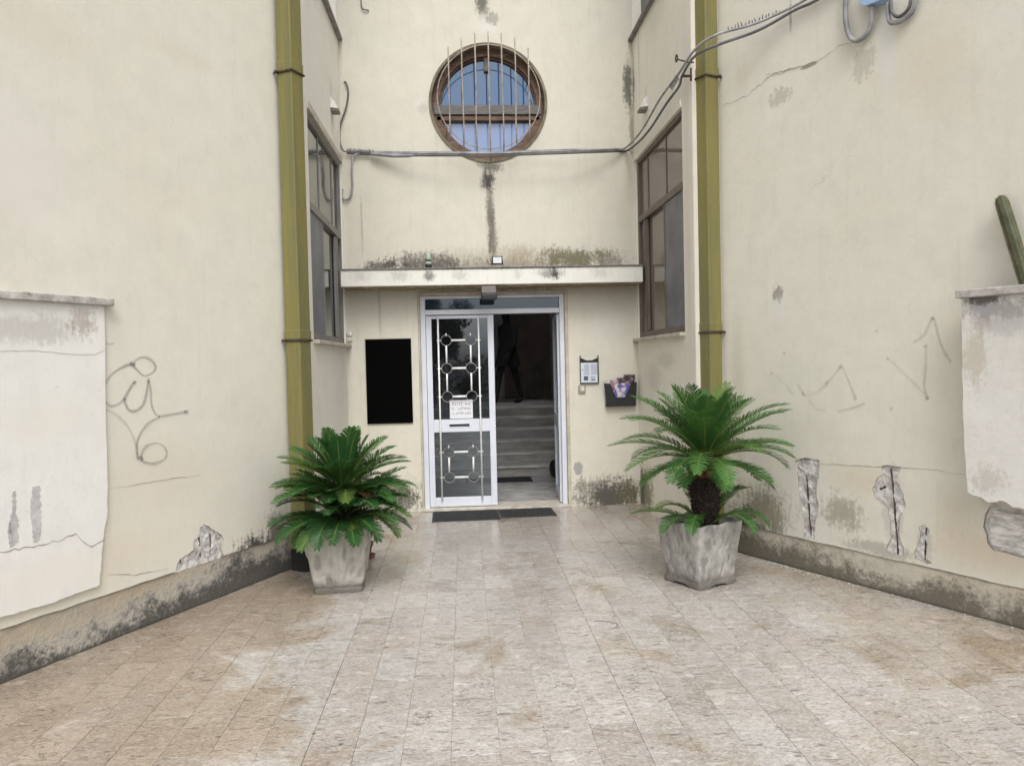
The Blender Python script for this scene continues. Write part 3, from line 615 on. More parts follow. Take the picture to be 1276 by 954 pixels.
# ------------------------------------------------------------------ side windows
def side_window(wall, sgn, fm, gm, label):
    """built in wall coordinates; near = distance from the back corner"""
    e = bpy.data.objects.new('stair_window', None); e.matrix_basis = wall.m; put(e, bld); e['label'] = label
    U = lambda d: -d if sgn < 0 else d       # d = metres out from the back wall
    def bx(name, d0, d1, z0, z1, o0, o1, mat, c=.004):
        k = .052 if name not in ('lintel_strip', 'sill', 'upper_panel', 'upper_sill') else 0
        return MB().box((U(d0), z0, o0+k), (U(d1), z1, o1+k), c).build(name, mat, e)
    a, b = .045, 1.855; z0, z1 = WZ0+.004, WZ1-.004; rail = 3.0 if sgn < 0 else 3.14
    bx('frame', a, a+.06, z0, z1, -.13, -.07, fm); bx('frame', b-.06, b, z0, z1, -.13, -.07, fm)
    bx('frame', a+.06, b-.06, z1-.06, z1, -.129, -.071, fm); bx('frame', a+.06, b-.06, z0, z0+.06, -.129, -.071, fm)
    bx('mid_rail', a+.06, b-.06, rail, rail+.07, -.135, -.062, fm)
    for d in (.42, 1.15):
        bx('mullion', d+.013, d+.03, rail+.07, z1-.06, -.115, -.09, fm)
    for p, q in ((a+.06, .42), (.46, 1.15), (1.19, b-.06)):
        bx('pane', p, q, rail+.07, z1-.06, -.105, -.099, gm, 0)
    bx('lower_mullion', .30, .37, z0+.06, rail, -.128, -.07, fm); bx('lower_mullion', 1.12, 1.16, z0+.06, rail, -.127, -.072, fm)
    if sgn > 0: bx('side_panel', a+.06, .30, z0+.06, rail, -.10, -.095, fm, 0)
    else: bx('pane', a+.06, .30, z0+.06, rail, -.105, -.099, gm, 0)
    bx('pane', .37, 1.12, z0+.06, rail, -.112, -.106, gm, 0)
    bx('sash_stile', .40, .44, z0+.07, rail-.01, -.10, -.075, fm)
    s_ = bx('sheet_panel', 1.16, b-.062, z0+.062, rail-.002, -.085, -.078, m_panel, 0); s_['label'] = 'plain grey sheet panel filling the lower light'
    bx('lintel_strip', .0+.01, b+.0, WZ1-.02, WZ1+.05, -.06, .012, m_sill if sgn < 0 else m_rside, .004)
    bx('sill', .005, b+.02, WZ0-.035, WZ0, -.16, .055, m_sill, .006)
    # storey above
    bx('upper_panel', -.015 if sgn > 0 else .0, 1.84, 5.26, 7.15, -.12, -.11, m_panel, 0)
    bx('upper_sill', -.0+.004, 1.88, 5.165, 5.198, -.14, .05, m_flash, .005)
    return e
side_window(LSIDE, -1, m_alu_g, m_glass_g, 'tall grey framed stair window reflecting the opposite wall')
side_window(RSIDE, 1, m_alu_b, m_glass_b, 'tall brown framed stair window with bronze glass')

# ------------------------------------------------------------------ entrance door
DY = .08
def rectbox(mb, x0, x1, z0, z1, y0, y1, c=.004): return mb.box((x0, y0, z0), (x1, y1, z1), c)
df = bpy.data.objects.new('door_frame', None); put(df, bld); df['label'] = 'white aluminium door frame with dark transom light'
m_beige = simple('beige_door_surround', (.50, .45, .37), .7, .15, 8, .1, dirt=((.25, .2, .14), .5))
rectbox(MB(), -.833, -.812, 0, 2.428, -.012, .05).build('surround', m_beige, df); rectbox(MB(), .80, .833, 0, 2.428, -.012, .05).build('surround', m_beige, df)
rectbox(MB(), -.812, .80, 2.39, 2.428, -.012, .05).build('surround', m_beige, df)
rectbox(MB(), -.811, -.755, .0, 2.388, .035, .13).build('jamb', m_white, df); rectbox(MB(), .745, .799, .0, 2.388, .035, .13).build('jamb', m_white, df)
rectbox(MB(), -.755, .745, 2.355, 2.388, .036, .129).build('head', m_white, df); rectbox(MB(), -.755, .745, 2.18, 2.235, .03, .135).build('transom_rail', m_white, df)
rectbox(MB(), -.755, .745, 2.236, 2.354, .078, .084, 0).build('transom_pane', m_darkglass, df)
MB().box((-.833, -.05, .001), (.833, .30, .022), .004).build('threshold', m_sill, df)
def door_leaf(name, parts=True):
    """origin at the hinge foot, opening along +x, thickness about y=0"""
    e = bpy.data.objects.new(name, None); put(e, bld); Wd = .755
    def P(nm, x0, x1, z0, z1, y0=-.022, y1=.022, c=.004, mat=m_white): return rectbox(MB(), x0, x1, z0, z1, y0, y1, c).build(nm, mat, e)
    P('stile', 0, .062, .03, 2.172); P('stile', Wd-.068, Wd, .03, 2.172)
    P('top_rail', .062, Wd-.068, 2.135, 2.172, -.021, .021); P('middle_rail', .062, Wd-.068, .868, 1.01, -.021, .021); P('bottom_rail', .062, Wd-.068, .03, .135, -.021, .021)
    P('pane', .062, Wd-.068, 1.01, 2.135, -.003, .003, 0, m_glass); P('pane', .062, Wd-.068, .135, .868, -.003, .003, 0, m_glass)
    if parts:
        P('letter_slot', .235, .46, .93, .957, -.030, -.0215, .003, m_dark); P('letter_plate', .225, .47, .918, .972, -.0255, -.0205, .002)
        xb = (.135, .585)
        for x in xb: MB().tube([(x, -.045, .10), (x, -.045, 2.165)], .0095, 8).build('grille_bar', m_whitebar, e)
        rx = (.222, .493)
        for rows in ((1.893, 1.581, 1.266), (.645, .362)):
            for i, z in enumerate(rows):
                for x in rx:
                    MB().tube([(x+.058*math.cos(w), -.045, z+.058*math.sin(w)) for w in [2*math.pi*k/28 for k in range(28)]], .0036, 6, closed=True).build('grille_ring', m_ringm, e)
                MB().tube([(rx[0]+.058, -.045, z), (rx[1]-.058, -.045, z)], .0125, 8).build('grille_bar', m_whitebar, e)
                MB().tube([(xb[0]-.02, -.046, z), (rx[0]-.058, -.046, z)], .006, 6).build('grille_tie', m_whitebar, e); MB().tube([(rx[1]+.058, -.046, z), (xb[1]+.022, -.046, z)], .006, 6).build('grille_tie', m_whitebar, e)
                for x in rx:
                    if i+1 < len(rows): MB().tube([(x, -.045, z-.058), (x, -.045, rows[i+1]+.058)], .010, 8).build('grille_bar', m_whitebar, e)
                    if i == 0: MB().tube([(x, -.045, z+.045), (x, -.045, z+.078)], .006, 6).build('grille_tie', m_whitebar, e)
    else:
        P('handle', Wd-.05, Wd-.025, 1.02, 1.10, -.06, -.022, .004, m_dark)
    return e
lf = door_leaf('door_leaf'); lf.location = (-.752, DY, 0); lf['label'] = 'closed white glazed door leaf with ring pattern grille'
rf = door_leaf('door_leaf', False); rf.location = (.742, DY+.03, 0); rf.rotation_euler = (0, 0, R(180-93)); rf['label'] = 'door leaf standing open into the lobby'

# ------------------------------------------------------------------ lobby seen through the door
LX0, LX1, LY1 = -1.60, 1.60, 6.4
MB().box((LX0, .285, -.02), (LX1, 2.2, .018)).build('lobby_floor', m_lobbyfloor, bld)
MB().box((LX0-.1, .282, -.02), (LX0, LY1, 3.6)).build('lobby_wall', m_lobby, bld); MB().box((LX1, .282, -.02), (LX1+.1, LY1, 3.6)).build('lobby_wall', m_lobby, bld)
MB().box((LX0, LY1, -.02), (LX1, LY1+.1, 3.6)).build('lobby_wall', m_lobby, bld); plate('lobby_ceiling', Wall((0, 0, 3.7), (0, -1, 0)), rect(LX0-.1, LX1+.1, .282, LY1+.1), [rect(-.9, 1.1, 2.0, 3.7)], -.1, 0, m_lobby, bld).matrix_basis = Matrix.Translation((0, 0, 3.7))      # opening added in the ceiling to let sky light onto the stairs
NS = 6
for i in range(NS):
    y0 = 2.2+.3*i; z = .02+.15*(i+1); y1 = y0+.33 if i < NS-1 else LY1
    s_ = bpy.data.objects.new('stair_step', None); put(s_, bld)
    MB().box((LX0, y0, z-.03), (LX1, y1, z), .006).build('tread', m_steps, s_)
    MB().box((LX0, y0+.045, .0), (LX1, y0+.07, z-.0305)).build('riser', m_riser, s_)
# double door with upright slats at the back of the landing
e = bpy.data.objects.new('inner_door', None); put(e, bld)
m_inner = simple('dim_inner_door', (.26, .22, .20), .6, .15, 4)
MB().box((.45, LY1-.05, .925), (1.35, LY1-.001, 2.9), .005).build('panel', m_inner, e)
for k in range(6): MB().box((.52+.13*k, LY1-.075, 1.0), (.57+.13*k, LY1-.051, 2.55), .004).build('slat', m_inner, e)
MB().box((.40, LY1-.09, 2.6), (1.40, LY1-.052, 2.68), .004).build('rail', m_inner, e)

# ------------------------------------------------------------------ things fixed to the building
def downpipe(wall, sgn, label, far):
    S = .142; e = thing('downpipe', label, 'downpipe', group='square downpipes at the corners of the recess')
    u0 = wall.uv(372 if sgn < 0 else 885, 440, .03+S/2)[0]
    e.matrix_basis = wall.m @ Matrix.Translation((u0, 0, .03+S/2))
    h = S/2
    prof = [(-h, -h), (h, -h), (h, h), (-h, h)]
    segs = [(.24, 1.86), (1.86, 3.98), (3.98, 7.9)]
    for k, (z0, z1) in enumerate(segs):
        MB().box((-h, z0+.002, -h), (h, z1-.002, h), .008).build('section', m_pipe, e)
        if k:
            MB().box((-h-.004, z0-.0, -h-.004), (h+.004, z0+.075, h+.004), .006).build('collar', m_pipe, e)
            mb = MB(); q = h+.007
            mb.tube([(-q, z0-.008, -q-.02), (-q, z0-.008, q), (q, z0-.008, q), (q, z0-.008, -q-.02)], .0085, 6); b_ = mb.build('bracket', m_rust, e)
            MB().tube([(q*(1 if sgn > 0 else -1), z0-.008, -q+.02), ((q+.03)*(1 if sgn > 0 else -1), z0-.008, -q+.02)], .012, 6).build('bolt', m_rust, b_)
    MB().box((-h-.01, .0, -h-.005), (h+.01, .236, h+.012), .008).build('boot', m_dark, e)
    # casing board beside the foot
    MB().box((-h-.02, .18, -h-.008), (h+.02, .32, h+.02), .006).build('foot_collar', m_pipe, e)
    return e
downpipe(LWING, -1, 'mustard green square downpipe beside the bushy two tier palm', False)
downpipe(RWING, 1, 'mustard green square downpipe behind the palm with a bare scaly trunk', False)

# low garden walls against the wings
m_bare = simple('bare_grey_render', (.50, .50, .50), .95, .2, 18, .5, dirt=((.66, .66, .65), .8))
gl = thing('garden_wall', 'white rendered wall slab with flaking edge on the wall with the looping graffiti', 'wall'); gl.matrix_basis = LWING.m
LB = .025
LBU = lambda x, y: LWING.uv(x, y, LB)
edge = [LBU(*p) for p in ((130, 381), (131, 440), (131.5, 516), (133.5, 575), (134, 600), (134, 640), (128, 672), (126.6, 699), (123.6, 729), (60, 752), (0, 769))]
zt = edge[0][1]; ub = -WL
outl = [edge[0]] + jag(edge[1:4], .0012, .05, 20, False)[:-1] + jag(edge[3:], .004, .022, 21, False) + [(ub, .36), (ub, zt)]
me = plate_mesh('render_slab', outl, [], .001, LB); me.materials.clear(); me.materials.append(m_white_l); o = bpy.data.objects.new('render_slab', me); put(o, gl)
uc = LBU(138, 377)[0]
cpn = MB().box((ub, zt+.0005, .001), (uc+.0, zt+.045, LB+.035), .006)
cpn.build('coping', m_coping, gl)
# crack across the slab with its broken lip
uv = jag([LBU(*p) for p in ((-30, 692), (0, 687), (35, 681), (60, 677), (78, 671), (95, 664), (105, 676), (115, 680), (130, 672))], .008, .025, 31, False)
vsx = []
rn = random.Random(8)
for i, p in enumerate(uv):
    w = .002+.004*rn.random(); vsx += [(p[0], p[1]-w, LB+.0015), (p[0], p[1]+w*.4, LB+.0015)]
MB().add(vsx, [(2*i, 2*i+2, 2*i+3, 2*i+1) for i in range(len(uv)-1)]).build('crack', m_crk2, gl)
uv = jag([LBU(*p) for p in ((-20, 438), (40, 437), (100, 442), (118, 442), (130, 436))], .003, .025, 33, False)
vsx = []
for p in uv: vsx += [(p[0], p[1]-.0012, LB+.0015), (p[0], p[1]+.001, LB+.0015)]
MB().add(vsx, [(2*i, 2*i+2, 2*i+3, 2*i+1) for i in range(len(uv)-1)]).build('crack', m_crk2, gl)

for k, q in enumerate((((40, 606), (50, 605), (51, 640), (50, 672), (46, 676), (41, 674), (38, 640)), ((16, 612), (20, 611), (19, 640), (22, 645), (23, 675), (12, 682), (10, 660), (14, 640)), ((11, 650), (14, 652), (12, 668)))):
    me = plate_mesh('bare_patch', jag([LBU(*p) for p in q], .006, .012, 50+k), [], LB+.0003, LB+.0012); me.materials.clear(); me.materials.append(m_bare); o = bpy.data.objects.new('bare_patch', me); put(o, gl)
gw = thing('planter_wall', 'grey white rendered trough wall with dirty coping, holding the cactus', 'wall'); gw.matrix_basis = RWING.m
edge = [RBU(*p) for p in ((1198, 372), (1199, 440), (1200, 520), (1202, 560), (1204, 590), (1206, 613), (1218, 618), (1232, 626), (1250, 624), (1262, 632), (1276, 634), (1330, 650))]
zt = edge[0][1]
outl = [edge[0]] + jag(edge[1:6], .003, .05, 40, False)[:-1] + jag(edge[5:], .008, .02, 41, False) + [(WL, edge[-1][1]), (WL, zt)]
me = plate_mesh('render_slab', outl, [], RB-.055, RB); me.materials.clear(); me.materials.append(m_white_r); o = bpy.data.objects.new('render_slab', me); put(o, gw)
ue = RBU(1193, 365)[0]
MB().box((ue, zt+.0005, RB-.062), (WL, zt+.05, RB+.03), .007).build('coping', m_coping, gw)
u_in = edge[0][0]
MB().box((u_in+.005, edge[5][1]+.06, .001), (u_in+.05, zt-.002, RB-.0555)).build('end_slab', m_white_r, gw)
MB().box((u_in+.05, edge[5][1]+.06, .001), (WL, edge[5][1]+.12, RB-.0555)).build('bottom_slab', m_concrete, gw)
MB().box((u_in+.05, edge[5][1]+.12, .001), (WL, zt-.03, RB-.0555)).build('soil', m_soil, gw)

# cactus
m_cactus = simple('cactus_skin', (.085, .095, .05), .6, .35, 10, .15, dirt=((.16, .11, .07), .7))
m_spine = simple('cactus_spines', (.42, .36, .25), .8, .2, 10)
ca = thing('cactus', 'single ribbed columnar cactus leaning out of the trough', 'cactus')
offc = .07
tp = on_plane(1246, 244, RWING.O+RWING.n*offc, RWING.n); md = on_plane(1266, 310, RWING.O+RWING.n*offc, RWING.n); bt = on_plane(1282, 362, RWING.O+RWING.n*offc, RWING.n)
dn = (bt-tp).normalized(); base = bt+dn*((bt.z-(zt-.05))/-dn.z)
ax = spline([base, base.lerp(tp, .35), base.lerp(tp, .7)+Vector((0, 0, .004)), tp], 10)
vs_ = []; fs_ = []; NR = 12; NK = NR*2; nn_ = len(ax); sp = MB(); rn = random.Random(2)
for i, p in enumerate(ax):
    t = (ax[min(i+1, nn_-1)]-ax[max(i-1, 0)]).normalized(); a = t.orthogonal().normalized(); a = (Vector((1, 0, 0))-t*t.x).normalized(); b = t.cross(a)
    f = i/(nn_-1); rr = .038*(1 if f < .88 else math.sqrt(max(.02, 1-((f-.88)/.125)**2)))*(.9+.1*math.sin(f*3))
    for k in range(NK):
        w = 2*math.pi*k/NK; r_ = rr*(1 if k % 2 == 0 else .70); vs_.append(p+(a*math.cos(w)+b*math.sin(w))*r_)
        if k % 2 == 0 and i < nn_-1:
            for q in range(2):
                s0 = p+(ax[i+1]-p)*(q*.5)+(a*math.cos(w)+b*math.sin(w))*rr
                for j in range(4):
                    d = ((a*math.cos(w)+b*math.sin(w))+Vector((rn.uniform(-1, 1), rn.uniform(-1, 1), rn.uniform(-1, 1)))*.8).normalized()*.013
                    sd = d.orthogonal().normalized()*.0008; sp.add([s0-sd, s0+sd, s0+d], [(0, 1, 2)])
for i in range(nn_-1):
    for k in range(NK): fs_.append((i*NK+k, i*NK+(k+1) % NK, (i+1)*NK+(k+1) % NK, (i+1)*NK+k))
fs_.append(tuple(range((nn_-1)*NK, nn_*NK)))
MB().add(vs_, fs_, True).build('stem', m_cactus, ca); tag(sp.build('spines', m_spine, ca), kind='stuff')

# notice board, intercom, switch, flyer rack
nb = thing('notice_board', 'plain black rectangular board on the wall beside the closed door leaf', 'board', (-1.166, 0, .99))
MB().box((-.25, -.022, .0), (.25, -.0005, .93), .003).build('panel', m_black, nb); 
MB().box((-.258, -.018, .9315), (.256, -.001, .938), .002).build('edge_strip', m_beige, nb)
ic = thing('intercom_panel', 'dark framed intercom panel with white name plates right of the doorway', 'intercom', (1.063, 0, 1.375))
MB().box((-.105, -.028, .0), (.105, -.0005, .29), .004).build('housing', m_dark, ic)
m_face = simple('intercom_face', (.62, .66, .74), .35, .04, 4)
MB().box((-.098, -.031, .012), (.09, -.0281, .235), .001).build('face_plate', m_face, ic)
m_btn = simple('name_plate_grey', (.40, .44, .52), .4, .1, 8)
for r_ in range(5):
    for c_ in range(2): MB().box((-.062+.078*c_, -.034, .215-.024*r_), (-.004+.078*c_, -.0311, .200-.024*r_), .001).build('name_plate', m_btn, ic)
m_btn2 = simple('button_dark', (.09, .10, .14), .4, .1, 8)
for r_ in range(5): MB().box((.078, -.034, .215-.024*r_), (.085, -.0311, .200-.024*r_), .001).build('button', m_btn2, ic)
MB().box((-.066, -.035, .038), (-.018, -.0311, .085), .002).build('camera_module', m_btn2, ic)
MB().box((.01, -.034, .06), (.06, -.0311, .082), .001).build('speaker', m_btn, ic); MB().box((.015, -.034, .036), (.062, -.0311, .05), .001).build('speaker', m_btn2, ic)
MB().box((-.086, -.034, .15), (-.072, -.0311, .163), .001).build('button', m_btn2, ic)
for x in (-.106, .096): MB().box((x, -.03, .2905), (x+.01, -.004, .315), .002).build('corner_lug', m_dark, ic)
MB().add([(-.095, -.03, .2905), (.095, -.03, .2905), (.03, -.03, .262), (-.035, -.03, .262)], [(0, 3, 2, 1)]).build('hood_notch', m_back, ic)
sw = thing('bell_switch', 'small beige square bell switch under the intercom', 'switch', (.975, 0, 1.27))
m_swb = simple('aged_beige_plastic', (.36, .33, .27), .6, .2, 20, dirt=((.15, .13, .1), .5))
MB().box((-.042, -.025, .0), (.042, -.0005, .095), .008).build('box', m_swb, sw); MB().box((-.018, -.032, .028), (.026, -.0252, .075), .004).build('rocker', m_lampw, sw)
fr = thing('flyer_rack', 'dark grey plastic flyer rack with a notched front on the wall', 'rack', (1.405, 0, 1.115))
me = plate_mesh('front', [(-.165, 0), (.165, 0), (.182, .265), (.12, .262), (.045, .10), (-.055, .10), (-.118, .255), (-.182, .262)], [], 0, .004)
me.transform(Matrix(((1, 0, 0, 0), (0, 0, -1, -.075), (0, 1, 0, 0), (0, 0, 0, 1)))); me.materials.clear(); me.materials.append(m_dark); o = bpy.data.objects.new('front', me); put(o, fr)
me = plate_mesh('back', [(-.165, 0), (.165, 0), (.182, .265), (-.182, .265)], [], 0, .004)
me.transform(Matrix(((1, 0, 0, 0), (0, 0, -1, -.001), (0, 1, 0, 0), (0, 0, 0, 1)))); me.materials.clear(); me.materials.append(m_dark); o = bpy.data.objects.new('back', me); put(o, fr)
MB().box((-.165, -.0745, 0), (.165, -.0055, .004)).build('bottom', m_dark, fr)
for s_ in (-1, 1):
    MB().add([(s_*.165, -.0745, .005), (s_*.182, -.0745, .262), (s_*.182, -.0055, .262), (s_*.165, -.0055, .005), (s_*.162, -.0745, .005), (s_*.179, -.0745, .262), (s_*.179, -.0055, .262), (s_*.162, -.0055, .005)], [(0, 1, 2, 3), (4, 7, 6, 5), (0, 4, 5, 1), (2, 6, 7, 3), (1, 5, 6, 2), (0, 3, 7, 4)]).build('side', m_dark, fr)
def print_mat(name, cols, sc_):
    t = NT(name); v = t.co(); n = t.n('ShaderNodeTexVoronoi', 1, Vector=v, Scale=sc_); s_ = t.n('ShaderNodeSeparateXYZ', 0, Vector=n)
    c = t.mix(t.ramp(s_, .3, .35), cols[0], cols[1]); c = t.mix(t.ramp(s_, .62, .66), c, cols[2]); t.set(t.p.inputs['Base Color'], c); t.p.inputs['Roughness'].default_value = .35; return t.mat
FL = [('flyer', 'blue and cream printed leaflet standing in front in the rack', (-.005, .015, -.068, .16, .22, 6), ((.10, .09, .35), (.60, .52, .50), (.25, .25, .55))),
      ('flyer', 'pinkish leaflet at the notch in the rack', (-.06, .03, -.058, .10, .23, -3), ((.30, .16, .2), (.5, .38, .36), (.14, .09, .1))),
      ('magazine', 'dark glossy magazine curling out of the rack', (.07, .10, -.045, .13, .235, 9), ((.02, .02, .025), (.10, .06, .07), (.28, .2, .22))),
      ('flyer', 'white sheet leaning at the back of the rack', (-.10, .02, -.030, .14, .25, -8), ((.55, .55, .52), (.60, .6, .56), (.5, .5, .47))),
      ('flyer', 'dark purple leaflet in the middle of the rack', (.02, .04, -.036, .13, .24, 2), ((.05, .03, .05), (.2, .12, .17), (.1, .05, .1)))]
for nm, lab, (x, z, y, w, h, rot), cols in FL:
    mb = MB(); n = 8; vs2 = []; fs2 = []
    for i in range(n+1):
        f = i/n; bow = -.012*math.sin(f*3.0)*(1 if nm == 'magazine' else .3)
        for k, xx in enumerate((-w/2, w/2)):
            for d in (0, .004): vs2.append((xx, bow*(1 if nm == 'magazine' else .5)-d, f*h+(.012 if k else 0)*f))
    for i in range(n):
        a = i*4; fs2 += [(a, a+4, a+6, a+2), (a+1, a+3, a+7, a+5), (a, a+1, a+5, a+4), (a+2, a+6, a+7, a+3)]
    o = mb.add(vs2, fs2).build(nm, print_mat('print_'+lab[:10], cols, 26)); o.location = (1.405+x, y, 1.13+z if nm == 'magazine' else 1.125+z*1.6); o.rotation_euler = (R(-3), R(rot), 0); tag(o, lab, 'magazine' if nm == 'magazine' else 'flyer', 'papers in the flyer rack')
# hand lettered notice on the glass
pn = thing('paper_notice', 'white hand lettered paper notice stuck on the door glass above the letter slot', 'notice', (-.379, DY-.0036, 1.018))
MB().box((-.130, -.0012, 0), (.128, 0, .208)).build('sheet', m_paper, pn)
rn = random.Random(15); mb = MB()
for row, (z, segs) in enumerate(((.150, ((-.10, -.055), (-.045, -.03), (-.02, .005), (.045, .055), (.06, .10))), (.098, ((-.105, -.095), (-.085, -.075), (-.04, .035), (.045, .10))), (.045, ((-.095, -.08), (-.06, .035), (.045, .11))))):
    for a, b in segs:
        x = a
        while x < b:
            h = .028*rn.uniform(.7, 1.1); mb.box((x, -.0021, z), (x+.0035, -.00125, z+h))
            if rn.random() < .7: zz = z+h*rn.choice((0, .5, .85)); mb.box((x+.0036, -.0021, zz), (x+.012, -.00125, zz+.004))
            x += .0165*rn.uniform(.85, 1.2)
mb.build('lettering', m_ink, pn)
# sensor over the door, floodlight, insulator bottle on canopy
se = thing('motion_sensor', 'grey door motion sensor box hanging under the canopy edge', 'sensor', (-.052, -.28, 2.30))
MB().box((-.082, -.055, .075), (.078, .045, .1585), .012).build('housing', m_alu_g, se); MB().box((-.085, -.05, .01), (.085, .04, .0745), .012).build('lens', m_dark, se); MB().box((-.03, .046, .10), (.03, .12, .158), .004).build('bracket', m_flash, se)
flt = thing('floodlight', 'small black framed floodlight with white lens standing on the canopy', 'floodlight', (.045, -.28, 2.6555))
MB().box((-.056, -.03, .03), (.056, .02, .118), .005).build('housing', m_dark, flt); MB().box((-.045, -.0335, .041), (.045, -.0302, .107), .002).build('lens', m_paper, flt)
for s_ in (-1, 1): MB().tube([(s_*.06, 0, .07), (s_*.06, 0, .01), (s_*.03, 0, .004)], .004, 6).build('foot', m_dark, flt)
MB().tube([(-.05, .01, .05), (-.085, .01, .03), (-.10, .015, .06), (-.105, .02, .09)], .005, 6).build('lead', m_cable_d, flt)
ins = thing('bottle', 'small white topped green bottle standing on the canopy edge', 'bottle', (-.69, -.31, 2.6555))
m_bg = simple('dull_green', (.06, .09, .055), .5, .2, 10); m_bw = simple('greenish_white', (.45, .52, .44), .6, .1, 10)
MB().lathe([(.028, 0), (.036, .01), (.036, .03), (.03, .04)], 16).build('base', m_dark, ins); MB().lathe([(.03, .0405), (.034, .045), (.034, .06), (.03, .066)], 16).build('ring', m_bw, ins)
MB().lathe([(.028, .0665), (.033, .07), (.033, .085), (.026, .09)], 16).build('body', m_bg, ins); MB().lathe([(.024, .0905), (.025, .10), (.025, .135), (.02, .15), (.008, .155)], 16).build('cap', m_bw, ins)
# bulkhead lamps on the recess walls
for wall, u, lab in ((LSIDE, -.567, 'chalky white bulkhead lamp over the grey framed stair window'), (RSIDE, .586, 'chalky white bulkhead lamp over the brown framed stair window')):
    la = thing('wall_lamp', lab, 'lamp', group='bulkhead lamps in the recess'); la.matrix_basis = wall.m @ Matrix.Translation((u, 4.20, 0)) @ Matrix.Diagonal((.8, .8, .75, 1))
    MB().add([(-.11, .05, .0005), (.11, .05, .0005), (.07, .05, .10), (-.07, .05, .10), (-.08, .20, .0005), (.08, .20, .0005), (.05, .16, .04), (-.05, .16, .04)], [(0, 1, 2, 3), (3, 2, 6, 7), (7, 6, 5, 4), (1, 5, 6, 2), (0, 3, 7, 4), (0, 4, 5, 1)]).build('cover', m_lampw, la)
    MB().box((-.08, .012, .0005), (.08, .049, .105), .006).build('body', m_lampb, la)
wl = thing('junction_dome', 'small lumpy white plaster dome low in the corner above the stair window sill', 'fitting', (-1.585, -.0005, 1.98))
MB().lathe([(.035, 0), (.034, .01), (.028, .02), (.02, .03), (.008, .036)], 14).xf(Matrix.Rotation(R(90), 4, 'X')).build('dome', m_lampw, wl); MB().box((-.03, -.03, -.075), (.03, -.0005, -.036), .008).build('block', m_lampw, wl)

# ------------------------------------------------------------------ cables
def cable(name, pts, r, mat, label, group=None, k=6, ties=()):
    o = thing(name, label, 'cable', group=group)
    MB().tube(spline(pts, k), r, 6).build('sheath', mat, o)
    return o
B = lambda x, y, off=.04: on_plane(x, y, BACK.w(0, 0, off), BACK.n)
S_ = lambda x, y, off=.04: on_plane(x, y, RSIDE.w(0, 0, off), RSIDE.n)
L_ = lambda x, y, off=.04: on_plane(x, y, LSIDE.w(0, 0, off), LSIDE.n)
RW_ = lambda x, y, off=.04: on_plane(x, y, RWING.w(0, 0, off), RWING.n)
rn = random.Random(5)
def wob(f, a): return [f(x, y+rn.uniform(-a, a)) for x, y in []]
GAPY = GY-.03
def span(y, off, d=0): return [B(x, yy+d, off) for x, yy in ((432, 188+y), (470, 190+y), (520, 191+y), (575, 191+y), (620, 191+y), (660, 189.5+y), (720, 187.5+y), (765, 186+y))]
P1 = span(0, .26)[0:]; P1[0] = B(432, 188, .05); P1[1] = B(468, 190, .06); P1[2] = B(520, 191, .2); P1[-1] = B(765, 186, .10)
side1 = [B(780, 184, .07), S_(800, 162, .07), S_(822, 124, .07), S_(845, 93, .09)]
h_ = RW_(846, 88, .30)
pipe_pts = [RW_(866, 62, .34), RW_(892, 44, .30), RW_(940, 30, .12), RW_(985, 10, .05), RW_(1010, -4, .04), RW_(1060, -34, .04)]
pipe_pts2 = [RW_(866, 70, .33), RW_(895, 56, .28), RW_(945, 38, .10), RW_(990, 13, .05), RW_(1015, 2, .04), RW_(1065, -28, .04)]
cable('cable', P1+side1+pipe_pts, .0105, m_cable, 'grey cable running under the round window and climbing across the downpipe, upper strand', 'cables strung across the facade')
P2 = [p+Vector((0, 0, -.022))+Vector((0, .01, 0)) for p in P1]
side2 = [B(783, 187, .06), S_(806, 166, .06), S_(830, 130, .06), S_(846, 108, .07), S_(850, 95, .08)]
cable('cable', P2+side2+pipe_pts2, .0115, m_cable_d, 'dark cable running under the round window and hugging the window lintel, lower strand', 'cables strung across the facade')
cable('cable', [p+Vector((0, 0, .014)) for p in P1[:-1]]+[B(775, 187, .06), B(789, 190, .04)], .005, m_cable, 'thin grey wire strung above the two thick cables under the round window', 'cables strung across the facade')
sleeve = thing('cable_sleeve', 'thick grey sleeve wrapped round the cables left of the round window', 'sleeve')
MB().tube([B(462, 192, .07), B(490, 194, .12), B(508, 194, .16), B(525, 192, .2)], [.018, .022, .022, .012], 10).build('sheath', m_cable, sleeve)
mb = MB()
for k in range(14): x = 433+k*2.4; p = B(x, 188+.04*(x-433), .06); mb.tube([p+Vector((0, 0, -.016)), p+Vector((rn.uniform(-.01, .01), -.012, .0)), p+Vector((rn.uniform(-.006, .006), 0, .02+rn.uniform(0, .012)))], .004, 5)
o = thing('cable_tie_bundle', 'bundle of dark cable ties on the cables near the stair window lintel', 'cable ties'); mb.build('ties', m_cable_d, o)
cable('cable', [B(429, 103, .0), B(431, 103, .03), B(434, 115, .03), B(431, 135, .03), B(424.5, 155, .035), B(423.5, 175, .04), B(427, 187, .05), B(432, 189, .05)], .0095, m_cable_d, 'dark cable dropping from a hole beside the bulkhead lamp to the bundle')
cable('cable', [B(448, 191, .05), B(440, 196, .04), B(438.5, 215, .03), B(439, 232, .03), B(436, 246, .03), B(430, 249, .03), B(426, 244, .02), B(427, 236, .0)], .0115, m_cable, 'grey conduit hooking down into the wall beside the stair window')
cable('cable', [B(450, -12, .02), B(450, 4, .02), B(452, 11, .02), B(458, 13, .02), B(459, 13, -.01)], .007, m_cable_d, 'short wire end poking from the upper wall above the cables')
hk = thing('cable_hook', 'rusty ring bolt holding the cables beside the downpipe', 'hook')
rc = S_(843, 73, .10); ay = Vector((0, 1, 0))
